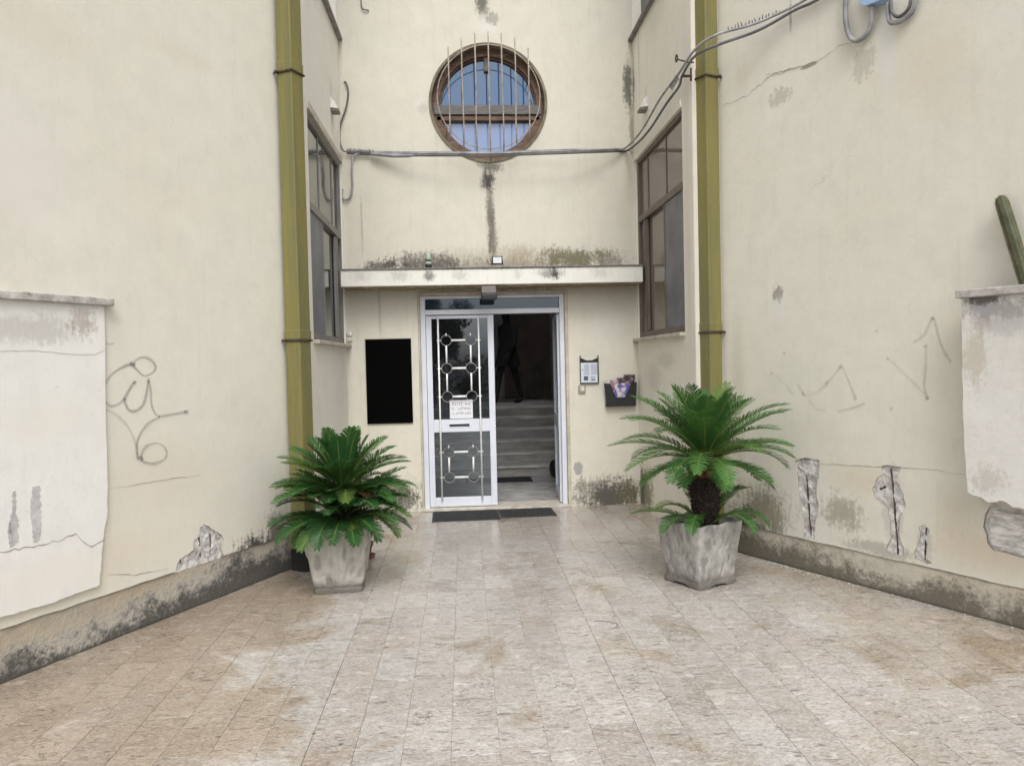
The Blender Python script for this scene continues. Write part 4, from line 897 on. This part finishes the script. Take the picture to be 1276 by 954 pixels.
MB().tube([rc+Vector((.0, .028*math.cos(w), .028*math.sin(w))) for w in [2*math.pi*k/16 for k in range(16)]], .006, 6, closed=True).build('ring', m_rust, hk)
MB().tube([rc+Vector((0, -.02, -.015)), S_(858, 78, .06), S_(864, 78, -.01)], .007, 6).build('bolt', m_rust, hk)
MB().tube([S_(850, 95, .08), S_(858, 95, .05), S_(862, 95, -.01)], .011, 6).build('bracket', m_rust, hk); MB().tube([S_(861, 85, .03), S_(861, 101, .03)], .008, 6).build('plate', m_rust, hk)
mb = MB()
for k in range(9): p = S_(838+k*1.0, 112-k*1.6, .07); mb.tube([p, p+Vector((-.03, .0, .028+rn.uniform(0, .015)))], .0045, 5)
o = thing('cable_tie_bundle', 'comb of dark cable ties under the rusty ring bolt', 'cable ties'); mb.build('ties', m_cable_d, o)
mb = MB()
for k in range(16): x = 908+k*4.2; p = RW_(x, 40-(x-905)*.345, .12-(x-905)*.0009); mb.tube([p, p+Vector((rn.uniform(-.012, .004), -.006, .018+rn.uniform(0, .018)))], .0045, 5)
o = thing('cable_tie_bundle', 'row of dark cable ties on the strand leaving the downpipe', 'cable ties'); mb.build('ties', m_cable_d, o)
jb = thing('junction_box', 'pale blue plastic junction box high on the wall over looped conduits', 'junction box'); jb.matrix_basis = RWING.m
q = [RWING.uv(*p) for p in ((1078, 4), (1088, 11), (1112, 2), (1120, -30), (1085, -32))]
me = plate_mesh('case', q, [], .001, .09); me.materials.clear(); me.materials.append(m_bluebox); o = bpy.data.objects.new('case', me); put(o, jb)
cable('conduit', [RW_(1056, -30), RW_(1054, 0), RW_(1054, 25), RW_(1058, 44), RW_(1066, 51), RW_(1078, 45), RW_(1085, 32), RW_(1087, 8, .05)], .018, m_cable, 'grey flexible conduit looping down from the pale blue junction box')
cable('conduit', [RW_(1106, 4, .04), RW_(1108, 26), RW_(1114, 29), RW_(1124, 26), RW_(1136, 16), RW_(1142, 0), RW_(1145, -20)], .015, m_cable, 'outer of the two grey conduit loops past the junction box')
cable('conduit', [RW_(1110, 0, .05), RW_(1111, 14, .05), RW_(1118, 21, .05), RW_(1127, 17, .05), RW_(1134, 6, .05), RW_(1136, -15, .05)], .012, m_cable_d, 'darker inner conduit loop beside the junction box')

# ------------------------------------------------------------------ door mats
def doormat(x0, x1, y0, y1, z, label, rot=0.0):
    e = thing('door_mat', label, 'mat', ((x0+x1)/2, (y0+y1)/2, z), 'rubber mats at the door'); e.rotation_euler = (0, 0, rot); w, d = (x1-x0)/2, (y1-y0)/2
    MB().box((-w, -d, 0), (w, d, .009), .003).build('base', m_mat, e)
    mb = MB(); k = -d+.03
    while k < d-.02: mb.box((-w+.025, k, .0095), (w-.025, k+.012, .014)); k += .026
    tag(mb.build('ribs', m_mat, e), kind='stuff'); return e
doormat(-.715, .0, -.60, -.10, .001, 'dark ribbed rubber mat lying before the closed door leaf', R(1.5)); doormat(.006, .60, -.52, -.09, .001, 'dark ribbed rubber mat lying before the open doorway', R(2.5))
doormat(-.35, .56, 1.72, 2.12, .0185, 'dark mat inside the lobby at the foot of the stairs')

# terracotta pot behind the left planter
tpz = on_plane(466, 688, (0, 0, 0), Vector((0, 0, 1)))
tp_ = thing('terracotta_pot', 'small terracotta pot half hidden behind the pale planter', 'pot', (-1.235, -1.95, .001))
MB().lathe([(.05, 0), (.075, .10), (.082, .10), (.085, .13), (.078, .13), (.07, .11), (.01, .11)], 20).build('body', m_terra, tp_); MB().lathe([(.085, 0), (.10, .02), (.094, .02), (.08, .006)], 20).build('saucer', m_terra, tp_)
ball = thing('umbrella_bin', 'dark rounded bin standing at the foot of the lobby stairs', 'bin', (.93, 2.02, .0185))
MB().lathe([(.07, 0), (.10, .05), (.12, .14), (.11, .2), (.08, .24), (.07, .24), (.06, .06)], 20).build('body', m_dark, ball)

# ------------------------------------------------------------------ planters
def pot_mat(name, c, c2, sharp):
    t = NT(name); v = t.co(); n1 = t.noise(v, 7, 6, .7); n2 = t.noise(v, 45, 5, .7); a = t.n('ShaderNodeAttribute', 2, props={'attribute_name': 'cavity'})
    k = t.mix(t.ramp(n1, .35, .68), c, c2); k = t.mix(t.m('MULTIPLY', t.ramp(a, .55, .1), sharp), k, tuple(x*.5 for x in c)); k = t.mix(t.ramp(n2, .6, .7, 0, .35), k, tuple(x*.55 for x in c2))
    z = t.n('ShaderNodeSeparateXYZ', 2, Vector=v); k = t.mix(t.m('MULTIPLY', t.ramp(t.m('ADD', z, t.m('MULTIPLY', n1, .08)), .17, .05), .8), k, (.09, .08, .065))  # dark foot band, deepened in the colour as a contact shadow
    t.set(t.p.inputs['Base Color'], k); t.p.inputs['Roughness'].default_value = .9; t.bump(t.m('ADD', n2, n1), .8, .012); return t.mat
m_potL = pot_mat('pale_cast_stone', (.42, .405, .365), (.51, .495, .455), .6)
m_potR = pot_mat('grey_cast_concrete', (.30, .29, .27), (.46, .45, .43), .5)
def planter(name, label, loc, rot, half_top, half_base, H, mat, wav, seed, relief, p_, rough_, feet=True):
    e = thing(name, label, 'planter', loc); e.rotation_euler = (0, 0, rot)
    n = 112; rows = 46; vs = []; fs = []; cav = []
    for j in range(rows+1):
        f = j/rows
        hw = half_base + (half_top-half_base)*(f**1.0)
        if f < .10: hw = half_base*(1.03 if f < .075 else .98)*(1 if not feet else 1.04)
        for k in range(n):
            w = 2*math.pi*k/n; c, s_ = math.cos(w), math.sin(w)
            q = (abs(c)**p_+abs(s_)**p_)**(-1/p_)
            x, y = c*q, s_*q
            # relief: a leaf fan rising from each face's foot, scrolls at the corners
            u = ((w+math.pi/4) % (math.pi/2))/(math.pi/2)*2-1      # -1..1 across a face
            g_ = (f-.12)/.88
            rel = 0
            if g_ > 0:
                wv = mnoise.noise(Vector((u*2.2+seed, g_*2.0, w*.3)))
                ang = math.atan2(g_*1.1+.35, u); rel = .5+.5*math.cos(ang*9+wv*3.2+seed) if not feet else .5+abs(mnoise.noise(Vector((u*4+seed, g_*4-abs(u)*2, w*2))))*1.6-.4+.6*mnoise.noise(Vector((u*13, g_*11+seed, w*3)))
                rel = rel*.55+.45*(1-abs(mnoise.noise(Vector((u*3.1+seed*2, g_*3.4-abs(u), w))))*2.2)
                rel += .35*max(0, 1-abs(abs(u)-.95)*5)*g_ + .3*max(0, 1-(u*u*9+(g_-.30)**2*14))
            nz = mnoise.noise(Vector((x*3+seed, y*3, f*5)))*.5 + mnoise.noise(Vector((x*9+seed, y*9, f*14)))*.3
            d = (rel-.5)*relief*(1 if g_ > 0 else 0)+nz*rough_+mnoise.noise(Vector((x*22+seed, y*22, f*30)))*rough_*.35
            z = f*H
            if j == rows: z += wav*math.cos(w*8+seed)*.5 + nz*.008
            elif f > .85: z += wav*math.cos(w*8+seed)*.5*(f-.85)/.15
            if feet and f < .075 and abs(u) < .55: z = max(z, .018*(1-(abs(u)/.55)**4)+z*.3)
            vs.append((x*hw+c*d, y*hw+s_*d, z)); cav.append(min(1, max(0, rel if g_ > 0 else .6)))
    for j in range(rows):
        for k in range(n): fs.append((j*n+k, j*n+(k+1) % n, (j+1)*n+(k+1) % n, (j+1)*n+k))
    # rim and inner wall
    b = len(vs)
    for (sc_, dz) in ((.90, .002), (.86, -.09)):
        for k in range(n):
            v = vs[rows*n+k]; vs.append((v[0]*sc_, v[1]*sc_, v[2]+dz)); cav.append(.6)
    for k in range(n):
        j2 = (k+1) % n; fs += [(rows*n+k, rows*n+j2, b+j2, b+k), (b+k, b+j2, b+n+j2, b+n+k)]
    o = MB().add(vs, fs, True).build('body', mat, e); attr(o.data, 'cavity', cav)
    so = [(vs[b+n+k][0]*1.0, vs[b+n+k][1]*1.0, H-.055+.006*math.sin(k)) for k in range(n)]
    MB().add(so+[(0, 0, H-.035)], [(k, (k+1) % n, n) for k in range(n)], True).build('soil', m_soil, e)
    return e
PL = Vector((-1.30, -2.80, .0015)); PR = Vector((1.355, -3.03, .0015))
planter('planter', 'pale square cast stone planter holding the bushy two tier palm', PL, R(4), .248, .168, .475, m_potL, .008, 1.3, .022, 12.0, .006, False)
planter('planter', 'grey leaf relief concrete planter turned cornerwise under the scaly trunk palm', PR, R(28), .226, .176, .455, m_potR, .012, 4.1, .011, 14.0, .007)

# ------------------------------------------------------------------ sago palms
def leaf_mat(name, a, b, seed):
    t = NT(name); v = t.co(); oi = t.n('ShaderNodeObjectInfo', 'Random'); n = t.noise(v, 6, 3)
    f = t.m('ADD', t.m('MULTIPLY', n, .55), t.m('MULTIPLY', oi, .45))
    c = t.mix(t.ramp(f, .25, .75), a, b); c = t.mix(t.ramp(oi, .84, 1.0, 0, .55), c, (.17, .20, .045))
    c = t.mix(t.ramp(t.noise(v, 30, 3, .6), .60, .75, 0, .3), c, (.15, .15, .04))
    t.set(t.p.inputs['Base Color'], c); t.p.inputs['Roughness'].default_value = .42; t.p.inputs['Specular IOR Level'].default_value = .3
    tr = t.n('ShaderNodeBsdfTranslucent', Color=t.mix(.5, c, (.10, .22, .03)))
    t.t.links.new(t.n('ShaderNodeMixShader', i0=.22, i1=t.p.outputs[0], i2=tr), t.out.inputs['Surface']); return t.mat
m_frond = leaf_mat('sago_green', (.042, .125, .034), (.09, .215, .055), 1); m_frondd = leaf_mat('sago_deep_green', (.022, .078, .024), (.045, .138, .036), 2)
m_rach = simple('frond_rib', (.16, .22, .05), .5, .2, 8); m_dry = simple('dry_frond', (.20, .12, .05), .8, .3, 8)
m_trunk = simple('scaly_trunk', (.035, .024, .02), .95, .5, 25, .8); m_fuzz = simple('red_brown_fuzz', (.10, .035, .022), .95, .4, 25, .5)
def frond(parent, base, az, e0, droop, L, mat, rn, lw_=.0092, npair=58, wmax=.128):
    """feather leaf: arching rib with stiff narrow leaflets in a shallow V"""
    n = 22; p = Vector((0, 0, 0)); pts = [p.copy()]; el = e0; dirh = Vector((math.cos(az), math.sin(az), 0)); side = Vector((-math.sin(az), math.cos(az), 0))
    sway = rn.uniform(-.25, .25); tan = []
    for i in range(n):
        f = i/n; e = e0-droop*(f**1.5); a2 = sway*f*f
        d = (dirh*math.cos(e)*math.cos(a2)+side*math.cos(e)*math.sin(a2)+Vector((0, 0, math.sin(e)))).normalized()
        tan.append(d); p = p+d*(L/n); pts.append(p.copy())
    tan.append(tan[-1])
    mb = MB()
    for k in range(npair):
        f = .13+.87*k/(npair-1); q = f*n; i = min(int(q), n-1); P = pts[i].lerp(pts[i+1], q-i); T = tan[i]
        S0 = side if abs(T.dot(side)) < .9 else dirh; S = (S0-T*S0.dot(T)).normalized(); N_ = S.cross(T).normalized()
        if N_.z < 0 and e0 < 1.2: pass
        g_ = (f-.13)/.87; ll = wmax*(math.sin(math.pi*min(1, .12+g_*.80))**.7)*rn.uniform(.92, 1.06)
        if g_ > .9: ll *= .8
        fw = .62+.5*g_
        for s_ in (-1, 1):
            D = (S*s_*1.0+T*fw+N_*(-.30 if N_.z < 0 else .30)*(1-.3*g_)).normalized(); D = (D+Vector((rn.uniform(-1, 1), rn.uniform(-1, 1), rn.uniform(-1, 1)))*.075).normalized()
            Wd = T*lw_*.5
            m1 = P+D*ll*.5; m2 = P+D*ll*.82-N_*(0 if N_.z < 0 else 1)*ll*.03; e_ = P+D*ll-Vector((0, 0, 1))*ll*.10
            mb.add([P-Wd*.7, P+Wd*.7, m1-Wd, m1+Wd, m2-Wd*.75, m2+Wd*.75, e_], [(0, 1, 3, 2), (2, 3, 5, 4), (4, 5, 6)])
    o = mb.build('frond', mat, parent); o.location = base
    rb = MB().tube(pts[::2], [.006*(1-.75*i/(len(pts[::2])-1)) for i in range(len(pts[::2]))], 5, False).build('rib', m_rach, o)
    return o
def spiky_trunk(parent, z0, z1, r0, r1, n, mat, name, rn, ln=.05, up=.6):
    mb = MB(); mb.lathe([(r0*.9, z0), ((r0+r1)/2*.95, (z0+z1)/2), (r1*.85, z1), (r1*.3, z1+.03)], 16)
    for k in range(n):
        f = k/n; w = k*2.39996; z = z0+(z1-z0)*f; r = r0+(r1-r0)*f; d = Vector((math.cos(w), math.sin(w), 0)); s_ = Vector((-d.y, d.x, 0))
        c = d*r*.9+Vector((0, 0, z)); t = d*(r*.9+ln*rn.uniform(.4, .9))+Vector((0, 0, z+ln*up*rn.uniform(.6, 1.5))); wd = ln*.42
        mb.add([c-s_*wd, c+s_*wd, c+Vector((0, 0, ln*.55)), c-Vector((0, 0, ln*.3)), t], [(0, 3, 4), (3, 1, 4), (1, 2, 4), (2, 0, 4)])
    return mb.build(name, mat, parent)
rn = random.Random(21)
pr = thing('sago_palm', 'sago palm with bare scaly trunk and one spreading crown in the grey planter', 'palm', PR+Vector((.055, .02, .40)))
spiky_trunk(pr, -.02, .37, .075, .118, 240, m_trunk, 'trunk', rn, .042, .25); 
o = spiky_trunk(pr, .371, .52, .115, .085, 190, m_fuzz, 'crown_base', rn, .055, 1.0)
spec = []
for k in range(15): spec.append((k*2.39996+.3, R(rn.uniform(64, 84)), R(rn.uniform(20, 42)), rn.uniform(.44, .52)))
for k in range(17): spec.append((k*2*math.pi/17+.1, R(rn.uniform(40, 58)), R(rn.uniform(35, 60)), rn.uniform(.54, .64)))
for k in range(18): spec.append((k*2*math.pi/18+.2, R(rn.uniform(10, 34)), R(rn.uniform(38, 65)), rn.uniform(.52, .64)))
for k in range(9): spec.append((k*2*math.pi/9+.5, R(rn.uniform(-8, 6)), R(rn.uniform(35, 55)), rn.uniform(.42, .52)))
for az, e0, dr, L in spec:
    a = az+rn.uniform(-.12, .12); frond(pr, Vector((math.cos(a)*.03, math.sin(a)*.03, .47+.05*math.sin(e0))), a, e0, dr, L*1.13, m_frond, rn)
for az, e0, dr, L in ((R(195), 55, 95, .40), (R(160), 20, 40, .48), (R(240), 42, 110, .42), (R(300), 40, 110, .42), (R(330), 38, 105, .44), (R(20), 60, 70, .42), (R(120), 72, 45, .44), (R(60), 40, 60, .40), (R(215), 30, 80, .44)):
    frond(pr, Vector((math.cos(az)*.07, math.sin(az)*.07, .03)), az, R(e0), R(dr), L, m_frond, rn, npair=46, wmax=.10)
pl = thing('sago_palm', 'bushy sago palm with two tiers of dark fronds in the pale planter', 'palm', PL+Vector((.035, .02, .42)))
spiky_trunk(pl, -.02, .36, .09, .085, 200, m_trunk, 'trunk', rn, .045, .5)
spec = []
for k in range(15): spec.append((k*2.39996, rn.uniform(62, 86), rn.uniform(8, 32), rn.uniform(.34, .44), .36, 0))
for k in range(17): spec.append((k*2*math.pi/17+.2, rn.uniform(32, 54), rn.uniform(25, 45), rn.uniform(.42, .50), .34, 0))
for k in range(15): spec.append((k*2*math.pi/15, rn.uniform(8, 26), rn.uniform(25, 45), rn.uniform(.44, .52), .30, 0))
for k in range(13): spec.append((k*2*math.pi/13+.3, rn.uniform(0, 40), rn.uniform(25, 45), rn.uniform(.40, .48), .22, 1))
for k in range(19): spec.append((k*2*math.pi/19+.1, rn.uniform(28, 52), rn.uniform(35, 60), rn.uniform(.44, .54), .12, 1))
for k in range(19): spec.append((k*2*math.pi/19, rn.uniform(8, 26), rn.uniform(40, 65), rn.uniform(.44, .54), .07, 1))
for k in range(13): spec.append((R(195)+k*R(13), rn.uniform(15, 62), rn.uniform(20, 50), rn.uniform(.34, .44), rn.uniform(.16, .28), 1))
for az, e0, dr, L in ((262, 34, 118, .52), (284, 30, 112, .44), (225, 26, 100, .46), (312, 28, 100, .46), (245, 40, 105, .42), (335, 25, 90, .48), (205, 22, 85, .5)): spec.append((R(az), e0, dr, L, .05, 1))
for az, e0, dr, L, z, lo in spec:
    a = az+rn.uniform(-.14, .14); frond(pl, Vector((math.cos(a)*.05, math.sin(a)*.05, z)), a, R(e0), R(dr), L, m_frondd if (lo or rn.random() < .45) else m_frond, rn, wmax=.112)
for az in (R(310), R(20), R(250)): frond(pl, Vector((0, 0, .30)), az, R(15), R(50), .36, m_dry, rn, npair=34, wmax=.08)

m_crumb = simple('plaster_crumb', (.42, .40, .35), .95, .3, 30)
# crumbs of fallen plaster along the right wing's foot
mb = MB(); rn = random.Random(31)
for k in range(420):
    u = abs(rn.gauss(.55, .55)) if k < 300 else rn.uniform(.2, 4.2); p = RWING.w(u, 0, .012+abs(rn.gauss(0, .03)))
    s_ = rn.uniform(.003, .011)
    mb.add([(p.x+s_*rn.uniform(.6, 1.2)*dx, p.y+s_*rn.uniform(.6, 1.2)*dy, s_*rn.uniform(.5, 1.1)*dz) for dx, dy, dz in ((1, 0, .4), (0, 1, .4), (-1, 0, .4), (0, -1, .4), (0, 0, 1), (0, 0, 0))], [(0, 1, 4), (1, 2, 4), (2, 3, 4), (3, 0, 4), (1, 0, 5), (2, 1, 5), (3, 2, 5), (0, 3, 5)])
o = mb.build('plaster_crumbs', m_crumb); tag(o, 'pale crumbs of plaster along the foot of the wall behind the grey planter', 'rubble', kind='stuff')

# ------------------------------------------------------------------ person on the landing
def person(loc, rotz, H):
    e = thing('person', 'person in a long dark coat and dark trousers walking on the stair landing', 'person', loc); e.rotation_euler = (0, 0, rotz); k = H/1.7
    V = []; E = []; Rr = []
    def v(x, y, z, r, p=None):
        V.append((x*k, y*k, z*k)); Rr.append(r*k); i = len(V)-1
        if p is not None: E.append((p, i))
        return i
    pel = v(0, 0, .92, .135); wa = v(0, .01, 1.08, .125, pel); ch = v(0, .01, 1.26, .14, wa); nk = v(0, .0, 1.42, .07, ch); n2 = v(0, -.01, 1.49, .052, nk)
    hd = v(0, -.02, 1.56, .075, n2); h2 = v(0, -.015, 1.63, .08, hd); h3 = v(0, -.01, 1.68, .05, h2); v(0, -.105, 1.585, .012, hd)
    for s_, st in ((-1, .20), (1, -.20)):
        hp = v(s_*.09, 0, .86, .095, pel); kn = v(s_*.10, -st*.55-.02, .49, .06, hp); an = v(s_*.10, -st+(.05 if st < 0 else 0), .09, .04, kn); v(s_*.105, -st-.03, .04, .04, an); v(s_*.115, -st-.16, .028, .03, len(V)-1)
        sh = v(s_*.17, .01, 1.38, .06, ch); el = v(s_*.24, .05+st*.5, 1.11, .045, sh); wr = v(s_*.25, -.04+st*.9, .88, .03, el); pm = v(s_*.25, -.06+st*.95, .82, .028, wr)
        for j in range(4): f1 = v(s_*.25+(j-1.5)*.004, -.095+st*.95+j*.02, .765+.006*j, .0085, pm); v(s_*.25-s_*.012, -.10+st*.95+j*.02, .725+.008*abs(j-1), .0075, f1)
        t1 = v(s_*.235, -.10+st*.95, .81, .010, pm); v(s_*.23, -.115+st*.95, .775, .009, t1)
    me = bpy.data.meshes.new('body'); me.from_pydata(V, E, []); o = bpy.data.objects.new('body', me); put(o, e)
    md = o.modifiers.new('skin', 'SKIN')
    if not me.skin_vertices: me.skin_vertices.new() if hasattr(me.skin_vertices, 'new') else None
    if me.skin_vertices:
        for d, r in zip(me.skin_vertices[0].data, Rr): d.radius = (r, r)
        me.skin_vertices[0].data[0].use_root = True
    o.modifiers.new('sub', 'SUBSURF').levels = 2; o.modifiers['sub'].render_levels = 2
    me.materials.append(simple('dark_trousers_and_skin', (.03, .028, .03), .8, .2, 6))
    mb = MB(); n = 24; prof = [(1.45, .075, .065), (1.41, .17, .10), (1.34, .215, .125), (1.2, .205, .13), (1.05, .19, .13), (.92, .215, .15), (.78, .24, .18), (.66, .255, .20)]
    vs2 = []; fs2 = []
    for i, (z, a, b) in enumerate(prof):
        for j in range(n): w = 2*math.pi*j/n; fl = 1+.05*math.sin(w*5)*(i/7); vs2.append((a*k*math.cos(w)*fl, b*k*math.sin(w)*fl+.005, z*k))
    for i in range(len(prof)-1):
        for j in range(n): fs2.append((i*n+j, (i+1)*n+j, (i+1)*n+(j+1) % n, i*n+(j+1) % n))
    mb.add(vs2, fs2, True)
    for s_, st in ((-1, .20), (1, -.20)):
        mb.tube([Vector(p)*k for p in ((s_*.15, .01, 1.385), (s_*.2, .02+st*.2, 1.27), (s_*.24, .05+st*.5, 1.11), (s_*.25, -.03+st*.85, .90))], [.075*k, .07*k, .062*k, .05*k], 12)
    mb.build('coat', simple('dark_coat', (.02, .02, .022), .85, .2, 6), e)
    mb = MB(); pr_ = []
    for i in range(9):
        t = math.pi*i/16; pr_.append((.098*math.sin(t+.001)*k, .115*math.cos(t)*k))
    pr_ = pr_[::-1]; mb.lathe(pr_, 18, (0, .012*k, 1.615*k)); mb.build('hair', simple('dark_hair', (.015, .012, .01), .6, .2, 10), e)
    return e
person((.42, 4.7, .921), R(-50), 1.62)

# ------------------------------------------------------------------ across the street, behind the camera: seen only as reflections in the glass
m_bark = simple('bark', (.09, .07, .05), .9, .3, 8, .6); m_leafy = simple('street_tree_leaf', (.035, .06, .022), .6, .4, 3); 
def street_tree(loc, H, rx, nleaf, label, seed):
    rn = random.Random(seed); e = thing('street_tree', label, 'tree', loc, 'trees across the street')
    mb = MB(); mb.tube([(0, 0, 0), (.05, .03, H*.25), (0, .05, H*.5), (.02, 0, H*.75)], [.2, .16, .12, .05], 10)
    for k in range(7): w = k*2.4; mb.tube([(0, 0, H*(.3+.04*k)), (math.cos(w)*rx*.4, math.sin(w)*rx*.4, H*(.48+.04*k)), (math.cos(w)*rx*.8, math.sin(w)*rx*.8, H*(.58+.04*k))], [.08, .05, .02], 6)
    mb.build('trunk', m_bark, e); lb = MB()
    cl = [(Vector((rn.gauss(0, rx*.42), rn.gauss(0, rx*.42), H*.62+rn.gauss(0, H*.14))), rn.uniform(.35, .75)*rx*.55) for _ in range(26)]
    for k in range(nleaf):
        c, r = rn.choice(cl); d = Vector((rn.gauss(0, 1), rn.gauss(0, 1), rn.gauss(0, 1))).normalized()*r*rn.random()**.4; p = c+d; s_ = rn.uniform(.07, .14)
        a = Vector((rn.gauss(0, 1), rn.gauss(0, 1), rn.gauss(0, 1))).normalized(); b = a.orthogonal().normalized()
        lb.add([p-a*s_, p+b*s_*.5, p+a*s_, p-b*s_*.5], [(0, 1, 2, 3)])
    lb.build('crown', m_leafy, e); return e
street_tree((-1.75, -24, -.035), 5.0, 1.9, 9000, 'broad dark street tree seen mirrored in the door glass', 3)
street_tree((-8.5, -30, -.035), 7.5, 3.2, 7000, 'tall street tree beyond the broad one, mirrored at the edge of the glass', 4)
street_tree((5.5, -36, -.035), 4.6, 2.2, 5000, 'low round street tree farther along the kerb', 9)
hd = thing('hedge', 'long clipped dark hedge across the street', 'hedge', (0, -33, -.035)); rn = random.Random(6); mb = MB()
for k in range(9000):
    p = Vector((rn.uniform(-16, 16), rn.uniform(-.6, .6), rn.uniform(0, 1.9+.2*math.sin(k)))); s_ = rn.uniform(.06, .13); a = Vector((rn.gauss(0, 1), rn.gauss(0, 1), rn.gauss(0, 1))).normalized(); b = a.orthogonal().normalized()
    mb.add([p-a*s_, p+b*s_*.5, p+a*s_, p-b*s_*.5], [(0, 1, 2, 3)])
mb.build('foliage', m_leafy, hd)
